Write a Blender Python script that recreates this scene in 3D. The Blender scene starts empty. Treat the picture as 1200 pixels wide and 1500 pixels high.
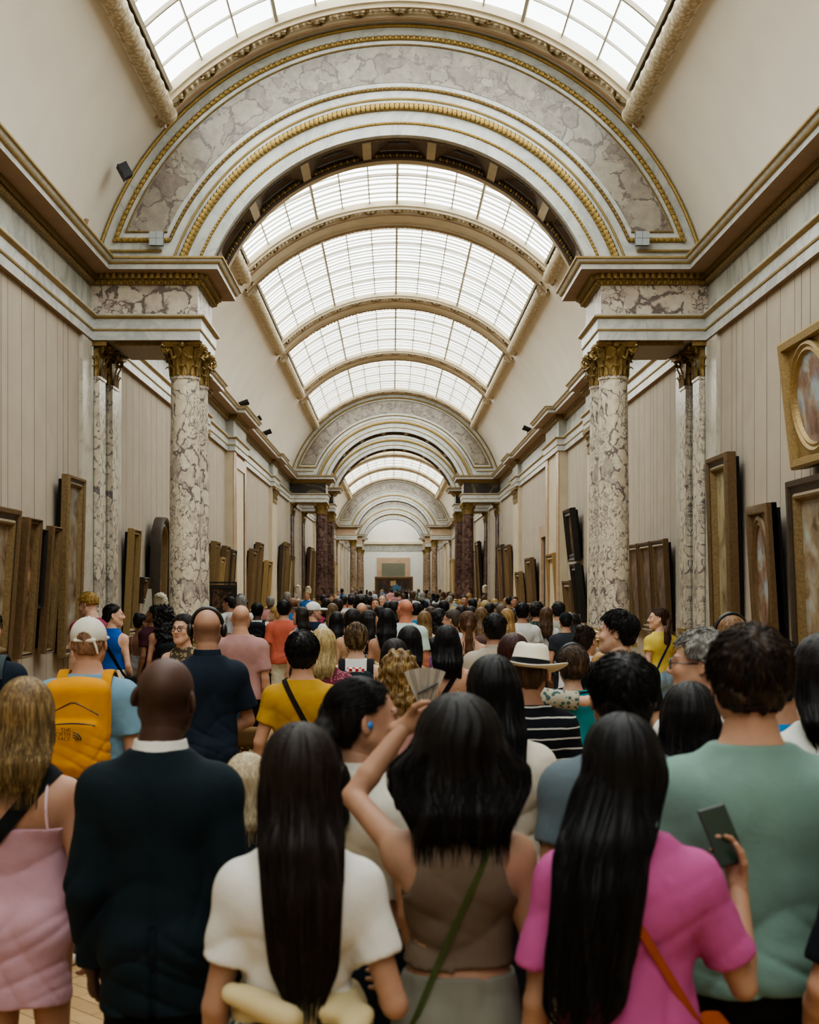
import bpy, bmesh, math, random, time
import numpy as np
from math import sin, cos, pi, radians, sqrt, atan2, asin
from mathutils import Vector, Matrix
random.seed(7); np.random.seed(7)
C = bpy.context.scene.collection
SC = bpy.context.scene
F_PX, VPX, VPY = 2000.0, 575.0, 858.0      # focal length and vanishing point for a 1200x1500 frame
CAM = (-0.1, 0.0, 2.05)

# ------------------------------------------------------------------ mesh helpers
class MB:
    """collects geometry, becomes ONE mesh object"""
    def __init__(s):
        s.v = []; s.f = []; s.m = []; s.n = 0
    def add(s, verts, faces, mat=0):
        b = s.n
        s.v.extend([tuple(p) for p in verts]); s.n += len(verts)
        for f in faces:
            s.f.append(tuple(i + b for i in f)); s.m.append(mat)
    def box(s, x0, x1, y0, y1, z0, z1, mat=0):
        v = [(x0,y0,z0),(x1,y0,z0),(x1,y1,z0),(x0,y1,z0),(x0,y0,z1),(x1,y0,z1),(x1,y1,z1),(x0,y1,z1)]
        s.add(v, [(0,3,2,1),(4,5,6,7),(0,1,5,4),(1,2,6,5),(2,3,7,6),(3,0,4,7)], mat)
    def grid(s, rows, mat=0, closed=False, loop=False):
        """rows: list of equal length point lists; quads between consecutive rows"""
        n = len(rows[0]); v = [p for r in rows for p in r]; f = []
        R = len(rows)
        for i in range(R if loop else R - 1):
            j2 = (i + 1) % R
            for j in range(n if closed else n - 1):
                k = (j + 1) % n
                f.append((i*n+j, i*n+k, j2*n+k, j2*n+j))
        s.add(v, f, mat)
    def tube(s, pts, r, n=8, mat=0, caps=True, rads=None, loop=False):
        pts = [Vector(p) for p in pts]; rows = []
        up = Vector((0, 0, 1)); N = len(pts)
        for i, p in enumerate(pts):
            if loop: t = pts[(i+1) % N] - pts[i-1]
            else: t = pts[min(i+1, N-1)] - pts[max(i-1, 0)]
            t.normalize()
            a = t.cross(up)
            if a.length < 1e-3: a = t.cross(Vector((1, 0, 0)))
            a.normalize(); b = a.cross(t)
            rr = rads[i] if rads else r
            rows.append([p + a*(rr*cos(2*pi*k/n)) + b*(rr*sin(2*pi*k/n)) for k in range(n)])
        s.grid(rows, mat, closed=True, loop=loop)
        if caps and not loop:
            b0 = s.n - N*n
            s.f.append(tuple(b0 + k for k in range(n))[::-1]); s.m.append(mat)
            s.f.append(tuple(b0 + (N-1)*n + k for k in range(n))); s.m.append(mat)
    def lathe(s, prof, n=24, mat=0, c=(0,0,0)):
        rows = [[(c[0]+r*cos(2*pi*k/n), c[1]+r*sin(2*pi*k/n), c[2]+z) for k in range(n)] for r, z in prof]
        s.grid(rows, mat, closed=True)
    def sphere(s, c, r, n=8, mat=0, sc=(1,1,1)):
        m = max(4, n//2 + 1); rows = []
        for i in range(m + 1):
            t = pi*i/m
            rr = max(sin(t), 1e-3)
            rows.append([(c[0]+r*sc[0]*rr*cos(2*pi*k/n), c[1]+r*sc[1]*rr*sin(2*pi*k/n), c[2]-r*sc[2]*cos(t)) for k in range(n)])
        s.grid(rows, mat, closed=True)
    def build(s, name, mats, parent=None, smooth=False, mirror=False, recalc=True):
        me = bpy.data.meshes.new(name)
        v = [(-p[0], p[1], p[2]) for p in s.v] if mirror else s.v
        me.from_pydata(v, [], s.f)
        for m in (mats if isinstance(mats, (list, tuple)) else [mats]): me.materials.append(m)
        me.polygons.foreach_set('material_index', s.m)
        if recalc:
            bm = bmesh.new(); bm.from_mesh(me)
            bmesh.ops.recalc_face_normals(bm, faces=bm.faces); bm.to_mesh(me); bm.free()
        if smooth:
            me.polygons.foreach_set('use_smooth', [True]*len(me.polygons))
            if smooth != 'all':
                try: me.set_sharp_from_angle(angle=radians(40))
                except Exception: pass
        me.update()
        o = bpy.data.objects.new(name, me); C.objects.link(o)
        if parent: o.parent = parent
        return o

def thing(name, label, cat, loc=(0,0,0), rotz=0, group=None):
    o = bpy.data.objects.new(name, None); C.objects.link(o)
    o.empty_display_size = .1
    o.location = loc; o.rotation_euler = (0, 0, rotz)
    return tag(o, label, cat, group)
def tag(o, label, cat, group=None):
    o['label'] = label; o['category'] = cat
    if group: o['group'] = group
    return o
def structure(o):
    o['kind'] = 'structure'; return o
def dup(root, loc=None, rotz=None, label=None, group=None):
    r = root.copy(); C.objects.link(r)
    if loc is not None: r.location = loc
    if rotz is not None: r.rotation_euler = (0, 0, rotz)
    if label: r['label'] = label
    if group: r['group'] = group
    for ch in list(root.children):
        c = ch.copy(); C.objects.link(c); c.parent = r
        for g in list(ch.children):
            d = g.copy(); C.objects.link(d); d.parent = c
    return r

# ------------------------------------------------------------------ materials
def srgb(h):
    h = h.lstrip('#'); c = [int(h[i:i+2], 16)/255 for i in (0, 2, 4)]
    return tuple((x/12.92 if x <= .04045 else ((x+.055)/1.055)**2.4) for x in c) + (1,)
class NT:
    def __init__(s, name):
        s.mat = bpy.data.materials.new(name); s.mat.use_nodes = True
        s.t = s.mat.node_tree; s.b = s.t.nodes['Principled BSDF']
    def n(s, typ, **kw):
        nd = s.t.nodes.new(typ)
        for k, v in kw.items():
            if hasattr(nd, k): setattr(nd, k, v)
        return nd
    def link(s, a, b): s.t.links.new(a, b)
    def setp(s, color=None, rough=None, metal=None, spec=None):
        if color is not None: s.b.inputs['Base Color'].default_value = color
        if rough is not None: s.b.inputs['Roughness'].default_value = rough
        if metal is not None: s.b.inputs['Metallic'].default_value = metal
        if spec is not None: s.b.inputs['Specular IOR Level'].default_value = spec
    def coord(s, kind='Object', scale=(1,1,1), rot=(0,0,0)):
        tc = s.n('ShaderNodeTexCoord'); mp = s.n('ShaderNodeMapping')
        mp.inputs['Scale'].default_value = scale; mp.inputs['Rotation'].default_value = rot
        s.link(tc.outputs[kind], mp.inputs['Vector']); return mp.outputs['Vector']
    def noise(s, vec, scale, detail=3, rough=.5, dist=0):
        nd = s.n('ShaderNodeTexNoise'); s.link(vec, nd.inputs['Vector'])
        nd.inputs['Scale'].default_value = scale; nd.inputs['Detail'].default_value = detail
        nd.inputs['Roughness'].default_value = rough; nd.inputs['Distortion'].default_value = dist
        return nd
    def ramp(s, fac, stops, interp='LINEAR'):
        r = s.n('ShaderNodeValToRGB'); r.color_ramp.interpolation = interp
        e = r.color_ramp.elements
        while len(e) < len(stops): e.new(.5)
        for el, (p, c) in zip(e, stops):
            el.position = p; el.color = c
        s.link(fac, r.inputs['Fac']); return r.outputs['Color']
    def mix(s, fac, a, b, mode='MIX'):
        m = s.n('ShaderNodeMix'); m.data_type = 'RGBA'; m.blend_type = mode
        for sock, val in ((m.inputs[0], fac), (m.inputs[6], a), (m.inputs[7], b)):
            if hasattr(val, 'links'): s.link(val, sock)
            else: sock.default_value = val
        return m.outputs[2]
    def math(s, op, a, b=None, c=None):
        m = s.n('ShaderNodeMath'); m.operation = op
        for i, val in enumerate((a, b, c)):
            if val is None: continue
            if hasattr(val, 'links'): s.link(val, m.inputs[i])
            else: m.inputs[i].default_value = val
        return m.outputs[0]
    def bump(s, h, strength=.3, dist=.01):
        b = s.n('ShaderNodeBump'); b.inputs['Strength'].default_value = strength; b.inputs['Distance'].default_value = dist
        s.link(h, b.inputs['Height']); s.link(b.outputs['Normal'], s.b.inputs['Normal'])
    def color(s, c): s.link(c, s.b.inputs['Base Color'])

def mat_plain(name, col, rough=.6, metal=0, var=.08, scale=6, bump=0):
    k = NT(name); c = srgb(col) if isinstance(col, str) else col
    k.setp(c, rough, metal)
    v = k.coord()
    n = k.noise(v, scale, 4)
    lo = tuple(x*(1-var*1.6) for x in c[:3]) + (1,); hi = tuple(min(1, x*(1+var)) for x in c[:3]) + (1,)
    k.color(k.ramp(n.outputs['Fac'], [(.3, lo), (.7, hi)]))
    if bump:
        n2 = k.noise(v, scale*12, 3); k.bump(n2.outputs['Fac'], bump, .004)
    return k.mat

def mat_marble(name, base, vein, vein2=None, scale=2.0, stretch=(1,1,1), rough=.25):
    """white marble with soft wandering veins"""
    k = NT(name); k.setp(rough=rough)
    v = k.coord(scale=stretch)
    n = k.noise(v, scale, 6, .6, 1.2)
    d = k.math('ABSOLUTE', k.math('SUBTRACT', n.outputs['Fac'], .5))
    n2 = k.noise(v, scale*.7, 3)
    c1 = k.ramp(d, [(0, srgb(vein)), (.05, srgb(vein2 or base)), (.16, srgb(base))])
    c2 = k.mix(.5, c1, k.ramp(n2.outputs['Fac'], [(.3, srgb(vein2 or base)), (.65, srgb(base))]))
    k.color(c2); return k.mat

def mat_breccia(name, stops, vein, scale=7, rough=.22, warp=.25, stretch=(1,1,1), veinw=.05):
    """breccia: large pale fragments among clusters of small ones, irregular dark veins"""
    k = NT(name); k.setp(rough=rough)
    v = k.coord(scale=stretch)
    n = k.noise(v, scale*.55, 7, .62)
    vm = k.n('ShaderNodeVectorMath'); vm.operation = 'MULTIPLY_ADD'
    k.link(n.outputs['Color'], vm.inputs[0]); vm.inputs[1].default_value = (warp*2.2*3/scale,)*3; k.link(v, vm.inputs[2])
    def vor(sc, feat):
        vo = k.n('ShaderNodeTexVoronoi'); vo.feature = feat; vo.inputs['Scale'].default_value = sc
        k.link(vm.outputs[0], vo.inputs['Vector']); return vo
    mask = k.math('GREATER_THAN', k.noise(v, scale*.3, 3).outputs['Fac'], .53)
    sepA = k.n('ShaderNodeSeparateColor'); k.link(vor(scale*.62, 'F1').outputs['Color'], sepA.inputs[0])
    sepB = k.n('ShaderNodeSeparateColor'); k.link(vor(scale*1.9, 'F1').outputs['Color'], sepB.inputs[0])
    cell = k.math('ADD', k.math('MULTIPLY', sepA.outputs[0], k.math('SUBTRACT', 1.0, mask)), k.math('MULTIPLY', sepB.outputs[0], mask))
    base = k.ramp(cell, stops)
    n3 = k.noise(v, scale*1.6, 6, .65)
    base = k.mix(.4, base, k.ramp(n3.outputs['Fac'], [(.36, stops[0][1]), (.52, stops[len(stops)//2][1]), (.66, stops[-1][1])]))
    dA = k.math('MULTIPLY', vor(scale*.62, 'DISTANCE_TO_EDGE').outputs['Distance'], 1.0); dB = vor(scale*1.9, 'DISTANCE_TO_EDGE').outputs['Distance']
    d = k.math('ADD', k.math('MULTIPLY', dA, k.math('SUBTRACT', 1.0, mask)), k.math('MULTIPLY', dB, mask))
    w = k.math('MULTIPLY', k.math('MAXIMUM', k.math('SUBTRACT', k.noise(v, scale*1.3, 4).outputs['Fac'], .36), .004), veinw*9)
    sm = k.math('SUBTRACT', 1.0, k.math('DIVIDE', d, w))
    sm = k.math('MAXIMUM', k.math('MINIMUM', k.math('MULTIPLY', sm, 1.3), .9), 0.0)
    k.color(k.mix(sm, base, srgb(vein))); return k.mat

def mat_gold(name, col='#8f7234', dark='#3a2a12', rough=.42, scale=30, metal=.75, bump=.5):
    k = NT(name); k.setp(rough=rough, metal=metal*.7)
    v = k.coord(); n = k.noise(v, scale, 4, .6); d_, c_ = srgb(dark), srgb(col); d_ = tuple(.45*a+.55*b for a, b in zip(d_, c_))
    k.color(k.ramp(n.outputs['Fac'], [(.3, d_), (.62, c_)]))
    if bump: k.bump(n.outputs['Fac'], bump, .012)
    return k.mat
# ------------------------------------------------------------------ the gallery shell
HW = 4.5            # half width between walls
ZC, RV = 5.66, 4.6  # centre height and radius of the barrel vault
Y0, Y1 = -20.0, 146.0
PIERS = [(19.8, 21.3), (58.0, 59.6), (65.2, 66.8), (105.0, 106.6), (124.0, 125.6), (134.0, 135.6)]

M = {}
M['white'] = mat_marble('white marble', '#c9c8c1', '#8f9391', '#b9bab5', 1.1)
M['grey_marble'] = mat_marble('grey veined marble', '#b4b2a6', '#6f7270', '#a09f95', 1.6, stretch=(1, 1, .35))
M['cream'] = mat_plain('cream plaster', '#d9d1c3', .75, 0, .03, 1.2)
M['beige'] = mat_plain('beige plaster', '#c9bba1', .7, 0, .06, 3)
M['tan'] = mat_plain('tan plaster', '#94785a', .7, 0, .08, 3)  # even tan tone for soffits and thin mouldings
M['gold'] = mat_gold('gilding', '#a48a52', '#4a3818')
M['oldgold'] = mat_gold('aged gilding', '#8a7346', '#33261a', .45, 22)
M['goldline'] = mat_gold('gold line', '#a38d5e', '#6f5a34', .5, 6, .5, 0)
M['dark'] = mat_plain('dark umber', '#3a2a20', .6, 0, .1, 4)
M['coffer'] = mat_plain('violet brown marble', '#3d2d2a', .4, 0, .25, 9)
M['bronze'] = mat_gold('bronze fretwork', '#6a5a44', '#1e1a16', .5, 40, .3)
M['mauve'] = mat_breccia('mauve breccia marble', [(.0, srgb('#6e615b')), (.45, srgb('#8f867a')), (1, srgb('#a39b8b'))], '#5f5550', 4.2, .3, .35, veinw=.036)
M['violet'] = mat_breccia('violet breccia marble', [(.0, srgb('#a08f86')), (.5, srgb('#c4b8a6')), (1, srgb('#d2cab9'))], '#5d4e4c', 5.0, .3, .3, veinw=.06)
M['pinkmarble'] = mat_marble('pinkish stone', '#bfa58c', '#a08569', '#b2977c', 2)
M['darkmarble'] = mat_marble('black marble with pale vein', '#2e2a28', '#8a7a60', '#3a3431', .7, rough=.2)
M['column'] = mat_breccia('cream and violet column marble', [(.0, srgb('#8f8480')), (.22, srgb('#c2b5a0')), (.3, srgb('#cfc3ac')), (1, srgb('#dcd3be'))], '#64585a', 8.5, .2, .4, (1, 1, .75), veinw=.05)
M['redcolumn'] = mat_breccia('dark red column marble', [(.0, srgb('#3e2b2a')), (.6, srgb('#5e4540')), (1, srgb('#7a6256'))], '#2c2120', 5, .2, .4, veinw=.05)
M['browncolumn'] = mat_breccia('brown column marble', [(.0, srgb('#6e5a48')), (.6, srgb('#8a7660')), (1, srgb('#a08c74'))], '#4f4036', 5, .25, .4, veinw=.05)
M['pilaster'] = mat_plain('pale stone pilaster', '#c2b49a', .5, 0, .08, 2)
M['stonewhite'] = mat_marble('warm white marble', '#c6beb0', '#948b80', '#b8b0a2', 1.1)
M['coffer_wall'] = mat_plain('dark bronze stucco', '#5c4a3e', .5, 0, .15, 12)  # brown bronze tone of the stepped coffer sides
M['mirror'] = mat_plain('mirror glass', '#9fa8a4', .06, .9, .02, 2)
M['endwhite'] = mat_plain('white painted wall', '#d8d6cd', .7, 0, .02, 1)
M['greengrey'] = mat_plain('grey green panel', '#6f6f5c', .6, 0, .05, 2)

def wall_material():
    k = NT('greige wall cloth'); k.setp(rough=.85, spec=.15)
    tc = k.n('ShaderNodeTexCoord'); sp = k.n('ShaderNodeSeparateXYZ'); k.link(tc.outputs['Object'], sp.inputs[0])
    y = sp.outputs['Y']
    def seam(per, off, w):
        f = k.math('FRACT', k.math('ADD', k.math('DIVIDE', y, per), off))
        return k.math('LESS_THAN', f, w/per)
    s = k.math('MAXIMUM', seam(.58, .1, .016), seam(1.74, .37, .016))
    s = k.math('MAXIMUM', s, seam(2.9, .71, .02))
    v = k.coord(); n = k.noise(v, 2.2, 3); n2 = k.noise(v, 160, 2)
    c = k.ramp(n.outputs['Fac'], [(.3, srgb('#a89c8c')), (.7, srgb('#b0a494'))])
    c = k.mix(s, c, srgb('#5a5045'))
    k.color(c); k.bump(n2.outputs['Fac'], .12, .003); return k.mat
M['cloth_wall'] = wall_material()

def parquet_material():
    k = NT('oak parquet'); k.setp(rough=.32)
    v = k.coord(rot=(0, 0, radians(45)))
    b = k.n('ShaderNodeTexBrick'); k.link(v, b.inputs['Vector'])
    b.inputs['Scale'].default_value = 1.0; b.inputs['Brick Width'].default_value = .6; b.inputs['Row Height'].default_value = .11
    b.inputs['Mortar Size'].default_value = .004; b.offset = .5
    b.inputs['Color1'].default_value = srgb('#b99a70'); b.inputs['Color2'].default_value = srgb('#a88960'); b.inputs['Mortar'].default_value = srgb('#5e4629')
    n = k.noise(k.coord(scale=(1, 12, 1), rot=(0, 0, radians(45))), 3, 5)
    k.color(k.mix(.25, b.outputs['Color'], k.ramp(n.outputs['Fac'], [(.3, srgb('#8f7049')), (.7, srgb('#c8ab80'))])))
    return k.mat
M['parquet'] = parquet_material()

def glass_material():
    """opal skylight panes that emit daylight themselves, standing in for the sky above"""
    k = NT('opal skylight glass'); k.setp(srgb('#e8ecec'), .35)
    v = k.coord(); n = k.noise(v, .5, 3)
    col = k.ramp(n.outputs['Fac'], [(.3, (.78, .87, .89, 1)), (.7, (.93, .95, .92, 1))])
    k.link(col, k.b.inputs['Emission Color']); k.b.inputs['Emission Strength'].default_value = PANE_EMISSION
    return k.mat
PANE_EMISSION = 3.6  # glow given to the panes in place of light from the sky
M['glass'] = glass_material()
M['bars'] = mat_plain('painted glazing bars', '#b4ab98', .6, 0, .04, 3)

# floor and walls
mb = MB(); mb.box(-HW-.3, HW+.3, Y0, Y1+.4, -.2, 0); structure(mb.build('floor', M['parquet']))
mb = MB(); mb.box(-HW-.25, -HW, Y0, Y1, 0, 5.66); structure(mb.build('wall_left', M['cloth_wall']))
mb = MB(); mb.box(HW, HW+.25, Y0, Y1, 0, 5.66); structure(mb.build('wall_right', M['cloth_wall']))
mb = MB(); mb.box(-HW-.25, HW+.25, Y0-.25, Y0, 0, 10.6); structure(mb.build('wall_back', M['cream']))
for side, nm in ((-1, 'left'), (1, 'right')):
    mb = MB()
    ya = Y0
    for p0, p1 in PIERS + [(Y1, Y1)]:
        x0, x1 = sorted((side*HW, side*(HW-.04)))
        mb.box(x0, x1, ya, p0, 0, .28)
        x0, x1 = sorted((side*HW, side*(HW-.06)))
        mb.box(x0, x1, ya, p0, .28, .33)
        ya = p1
    structure(mb.build('baseboard_'+nm, M['beige']))

def arc_pt(r, a, y): return (r*cos(a), y, ZC + r*sin(a))
def arc_strip(mb, prof, a0, a1, n, mat=0):
    """sweep a (radius, y) profile along an arc of the vault circle"""
    mb.grid([[arc_pt(r, a0+(a1-a0)*i/n, y) for r, y in prof] for i in range(n+1)], mat)
def arc_tube(mb, r, y, rad, a0, a1, n, k=8, mat=0):
    mb.tube([arc_pt(r, a0+(a1-a0)*i/n, y) for i in range(n+1)], rad, k, mat)

# vault plaster between the cornices and the skylights
A_LO, A_ROLL, A_GL = radians(12.5), radians(42.0), radians(46.5)
mb = MB()
ends = [Y0] + [q for a, b in PIERS for q in (a+.115, b-.115)] + [Y1]
for ya, yb in zip(ends[::2], ends[1::2]):
    for a0, a1 in ((A_LO, A_ROLL), (pi-A_ROLL, pi-A_LO)):
        n = 10
        mb.grid([[arc_pt(RV, a0+(a1-a0)*i/n, y) for y in (ya, yb)] for i in range(n+1)])
structure(mb.build('ceiling', M['cream'], smooth=True))

# skylight bays
bays = []
for k in range(-3, 0): bays.append((19.8 + 9.55*k - 9.55 + 9.55, 19.8 + 9.55*(k+1)))
bays = [(-18.4, -8.85), (-8.85, .7), (.7, 10.25), (10.25, 19.8)]
b2 = [21.3 + (58-21.3)/4*i for i in range(5)]; bays += list(zip(b2[:-1], b2[1:]))
b3 = [66.8 + (105-66.8)/4*i for i in range(5)]; bays += list(zip(b3[:-1], b3[1:]))
bays += [(59.6, 65.2), (106.6, 115.3), (115.3, 124.0), (125.6, 134.0), (135.6, Y1)]
RG = 4.76           # radius of the glass, set back from the vault face
NP = 12             # panes across
def skylight(i, ya, yb):
    first_is_pier = any(abs(ya-p[1]) < .05 for p in PIERS); last_is_pier = any(abs(yb-p[0]) < .05 for p in PIERS)
    g0 = ya + (.55 if first_is_pier else .85); g1 = yb - (.55 if last_is_pier else .85)
    mb = MB()
    mb.grid([[arc_pt(RG, A_GL+(pi-2*A_GL)*j/24, y) for y in (g0, g1)] for j in range(25)])
    pane = structure(mb.build('window_%d' % (i+1), M['glass'], smooth=True))
    pane['label'] = 'opal glass skylight'; del pane['label']
    # glazing bars
    bb = MB()
    for j in range(NP+1):
        a = A_GL + (pi-2*A_GL)*j/NP
        w = .05 if j % 3 == 0 else .024
        t = w/RG; d = .09 if j % 3 == 0 else .05
        bb.grid([[arc_pt(RG-.002, a-t/2, y), arc_pt(RG-d, a-t/2, y), arc_pt(RG-d, a+t/2, y), arc_pt(RG-.002, a+t/2, y)] for y in (g0, g1)])
    ny = max(3, int(round((g1-g0)/.62)/3)*3)
    for q in range(1, ny):
        y = g0 + (g1-g0)*q/ny
        w = .05 if q % 3 == 0 else .026
        d = .06 if q % 3 == 0 else .04
        arc_strip(bb, [(RG-.002, y-w/2), (RG-d, y-w/2), (RG-d, y+w/2), (RG-.002, y+w/2)], A_GL, pi-A_GL, 36)
    if 21 < ya < 60:       # thin strips standing in for shade lines of the structure above the glass
        for q in range(ny):
            y = g0+(g1-g0)*(q+.5)/ny; arc_strip(bb, [(RG-.002, y-.009), (RG-.03, y-.009), (RG-.03, y+.009), (RG-.002, y+.009)], A_GL, pi-A_GL, 36)
    bb.build('glazing_bars', M['bars'], pane)
    # side frames: roll of laurel, fillets and the openwork strip
    fr = MB(); rl = MB(); ow = MB()
    for sgn in (0, 1):
        A = (lambda a: a) if sgn == 0 else (lambda a: pi-a)
        # frame steps
        fr.grid([[arc_pt(r, A(a), y) for r, a in ((RV, radians(41.6)), (RV-.06, radians(41.7)), (RV-.06, radians(42.1)), (RV+.02, radians(42.3)),
                 (RV+.02, radians(44.3)), (RV-.04, radians(44.4)), (RV-.04, radians(45.0)), (RV+.05, radians(45.1)), (RV+.05, radians(45.5)))] for y in (ya+.3 if not first_is_pier else ya, yb-.3 if not last_is_pier else yb)])
        ow.grid([[arc_pt(r, A(a), y) for r, a in ((RV+.05, radians(45.5)), (RV+.09, radians(45.6)), (RG-.02, A_GL))] for y in (g0, g1)])
        a = A(radians(43.3)); y0r, y1r = g0-.25, g1+.25
        N = max(2, int((y1r-y0r)/.09)); pts = []; rads = []
        for q in range(N+1):
            y = y0r + (y1r-y0r)*q/N
            pts.append(arc_pt(RV-.05, a, y)); rads.append(.125 if q % 4 else .142)
        rl.tube(pts, .15, 12, rads=rads)
    fr.build('side_frame', M['cream'], pane); ow.build('openwork_strip', M['bronze'], pane); rl.build('laurel_roll', M['laurel'], pane, smooth=True)
def laurel():
    k = NT('carved laurel plaster'); k.setp(rough=.65)
    v = k.coord(); vo = k.n('ShaderNodeTexVoronoi'); k.link(v, vo.inputs['Vector']); vo.inputs['Scale'].default_value = 16
    k.color(k.ramp(vo.outputs['Distance'], [(.15, srgb('#d2c6ac')), (.7, srgb('#a8977a'))])); k.bump(vo.outputs['Distance'], .35, .015); return k.mat
M['laurel'] = laurel()
for i, (ya, yb) in enumerate(bays): skylight(i, ya, yb)

# ribs between skylights (plain band, garland strip, fillets, gilt clasps)
def rib(mb, y0, y1, front=True, back=True):
    a0, a1, n = radians(41), pi-radians(41), 48
    prof = [(RG, y0)]
    if front: prof += [(RV+.04, y0), (RV+.04, y0+.06), (RV-.02, y0+.06), (RV-.02, y0+.1), (RV-.01, y0+.34), (RV-.05, y0+.34), (RV-.05, y0+.4), (RV, y0+.4)]
    else: prof += [(RV, y0)]
    if back: prof += [(RV, y1-.4), (RV-.05, y1-.4), (RV-.05, y1-.34), (RV-.01, y1-.34), (RV-.02, y1-.1), (RV-.02, y1-.06), (RV+.04, y1-.06), (RV+.04, y1)]
    else: prof += [(RV, y1)]
    prof += [(RG, y1)]
    arc_strip(mb, prof, a0, a1, n, 0)
    for on, ys, sg in ((front, y0, 1), (back, y1, -1)):
        if not on: continue
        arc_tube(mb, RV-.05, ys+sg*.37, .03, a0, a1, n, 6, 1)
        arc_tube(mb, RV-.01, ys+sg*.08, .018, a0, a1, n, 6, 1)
        for j in range(NP*2+1):
            a = A_GL + (pi-2*A_GL)*j/NP/2
            if j % 2 == 0:
                for d in (-1, 1):
                    mb.tube([arc_pt(RV-.03, a+d*.004, ys+sg*.32), arc_pt(RV-.04, a+d*.022, ys+sg*.2), arc_pt(RV-.02, a+d*.03, ys+sg*.1)], .022, 5, 2)
            for d in (-1, 1):   # leaves of the garland
                if j == NP*2: break
                for q in range(3):
                    ac = a + (q+.5)/3*(pi-2*A_GL)/NP/2
                    mb.sphere(arc_pt(RV-.02, ac, ys+sg*(.17+.04*d)), .05, 5, 3, (1, .5, .6))
mb = MB()
seen = set()
for ya, yb in bays:
    for y, isend in ((ya, 0), (yb, 1)):
        pier = any(abs(y-p[isend == 0]) < .05 for p in PIERS) if False else any(abs(y-p[0]) < .05 or abs(y-p[1]) < .05 for p in PIERS)
        if pier:
            if isend: rib(mb, y-.55, y+.1, True, False)
            else: rib(mb, y-.1, y+.55, False, True)
        elif round(y, 2) not in seen:
            seen.add(round(y, 2)); rib(mb, y-.85, y+.85)
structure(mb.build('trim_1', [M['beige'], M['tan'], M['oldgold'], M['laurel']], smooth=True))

# ------------------------------------------------------------------ entablature swept along walls and piers
RESS = [(29.6, 31.4, .12), (35.9, 38.9, .2), (48.6, 50.6, .12), (75.6, 77.4, .14), (85, 86.6, .14), (94.8, 96.4, .14), (114.6, 116, .14)]
PX = 1.55
def wall_path():
    P = [(-HW, Y0)]; seg = []
    ev = [(a, b, PX, 'p%d' % i) for i, (a, b) in enumerate(PIERS)] + [(a, b, d, 'w') for a, b, d in RESS]
    ev.sort()
    for a, b, d, t in ev:
        P += [(-HW, a), (-HW+d, a), (-HW+d, b), (-HW, b)]; seg += ['w', t, t, t]
    P.append((-HW, Y1)); seg.append('w')
    return P, seg
PATH, SEG = wall_path()
def offset_path(o):
    out = []
    for i, p in enumerate(PATH):
        ns = []
        for a, b in ((i-1, i), (i, i+1)):
            if a < 0 or b >= len(PATH): continue
            dx, dy = PATH[b][0]-PATH[a][0], PATH[b][1]-PATH[a][1]; L = math.hypot(dx, dy)
            ns.append((dy/L, -dx/L))
        nx = ns[0][0] + (ns[-1][0] if len(ns) > 1 and ns[0] != ns[-1] else 0); ny = ns[0][1] + (ns[-1][1] if len(ns) > 1 and ns[0] != ns[-1] else 0)
        out.append((p[0]+o*nx, p[1]+o*ny))
    return out
def sweep(mb, prof, matf):
    rows = [[(x, y, z) for x, y in offset_path(o)] for o, z in prof]
    for r0, r1 in zip(rows[:-1], rows[1:]):
        for i in range(len(PATH)-1):
            mb.add([r0[i], r0[i+1], r1[i+1], r1[i]], [(0, 1, 2, 3)], matf(SEG[i]))
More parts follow.
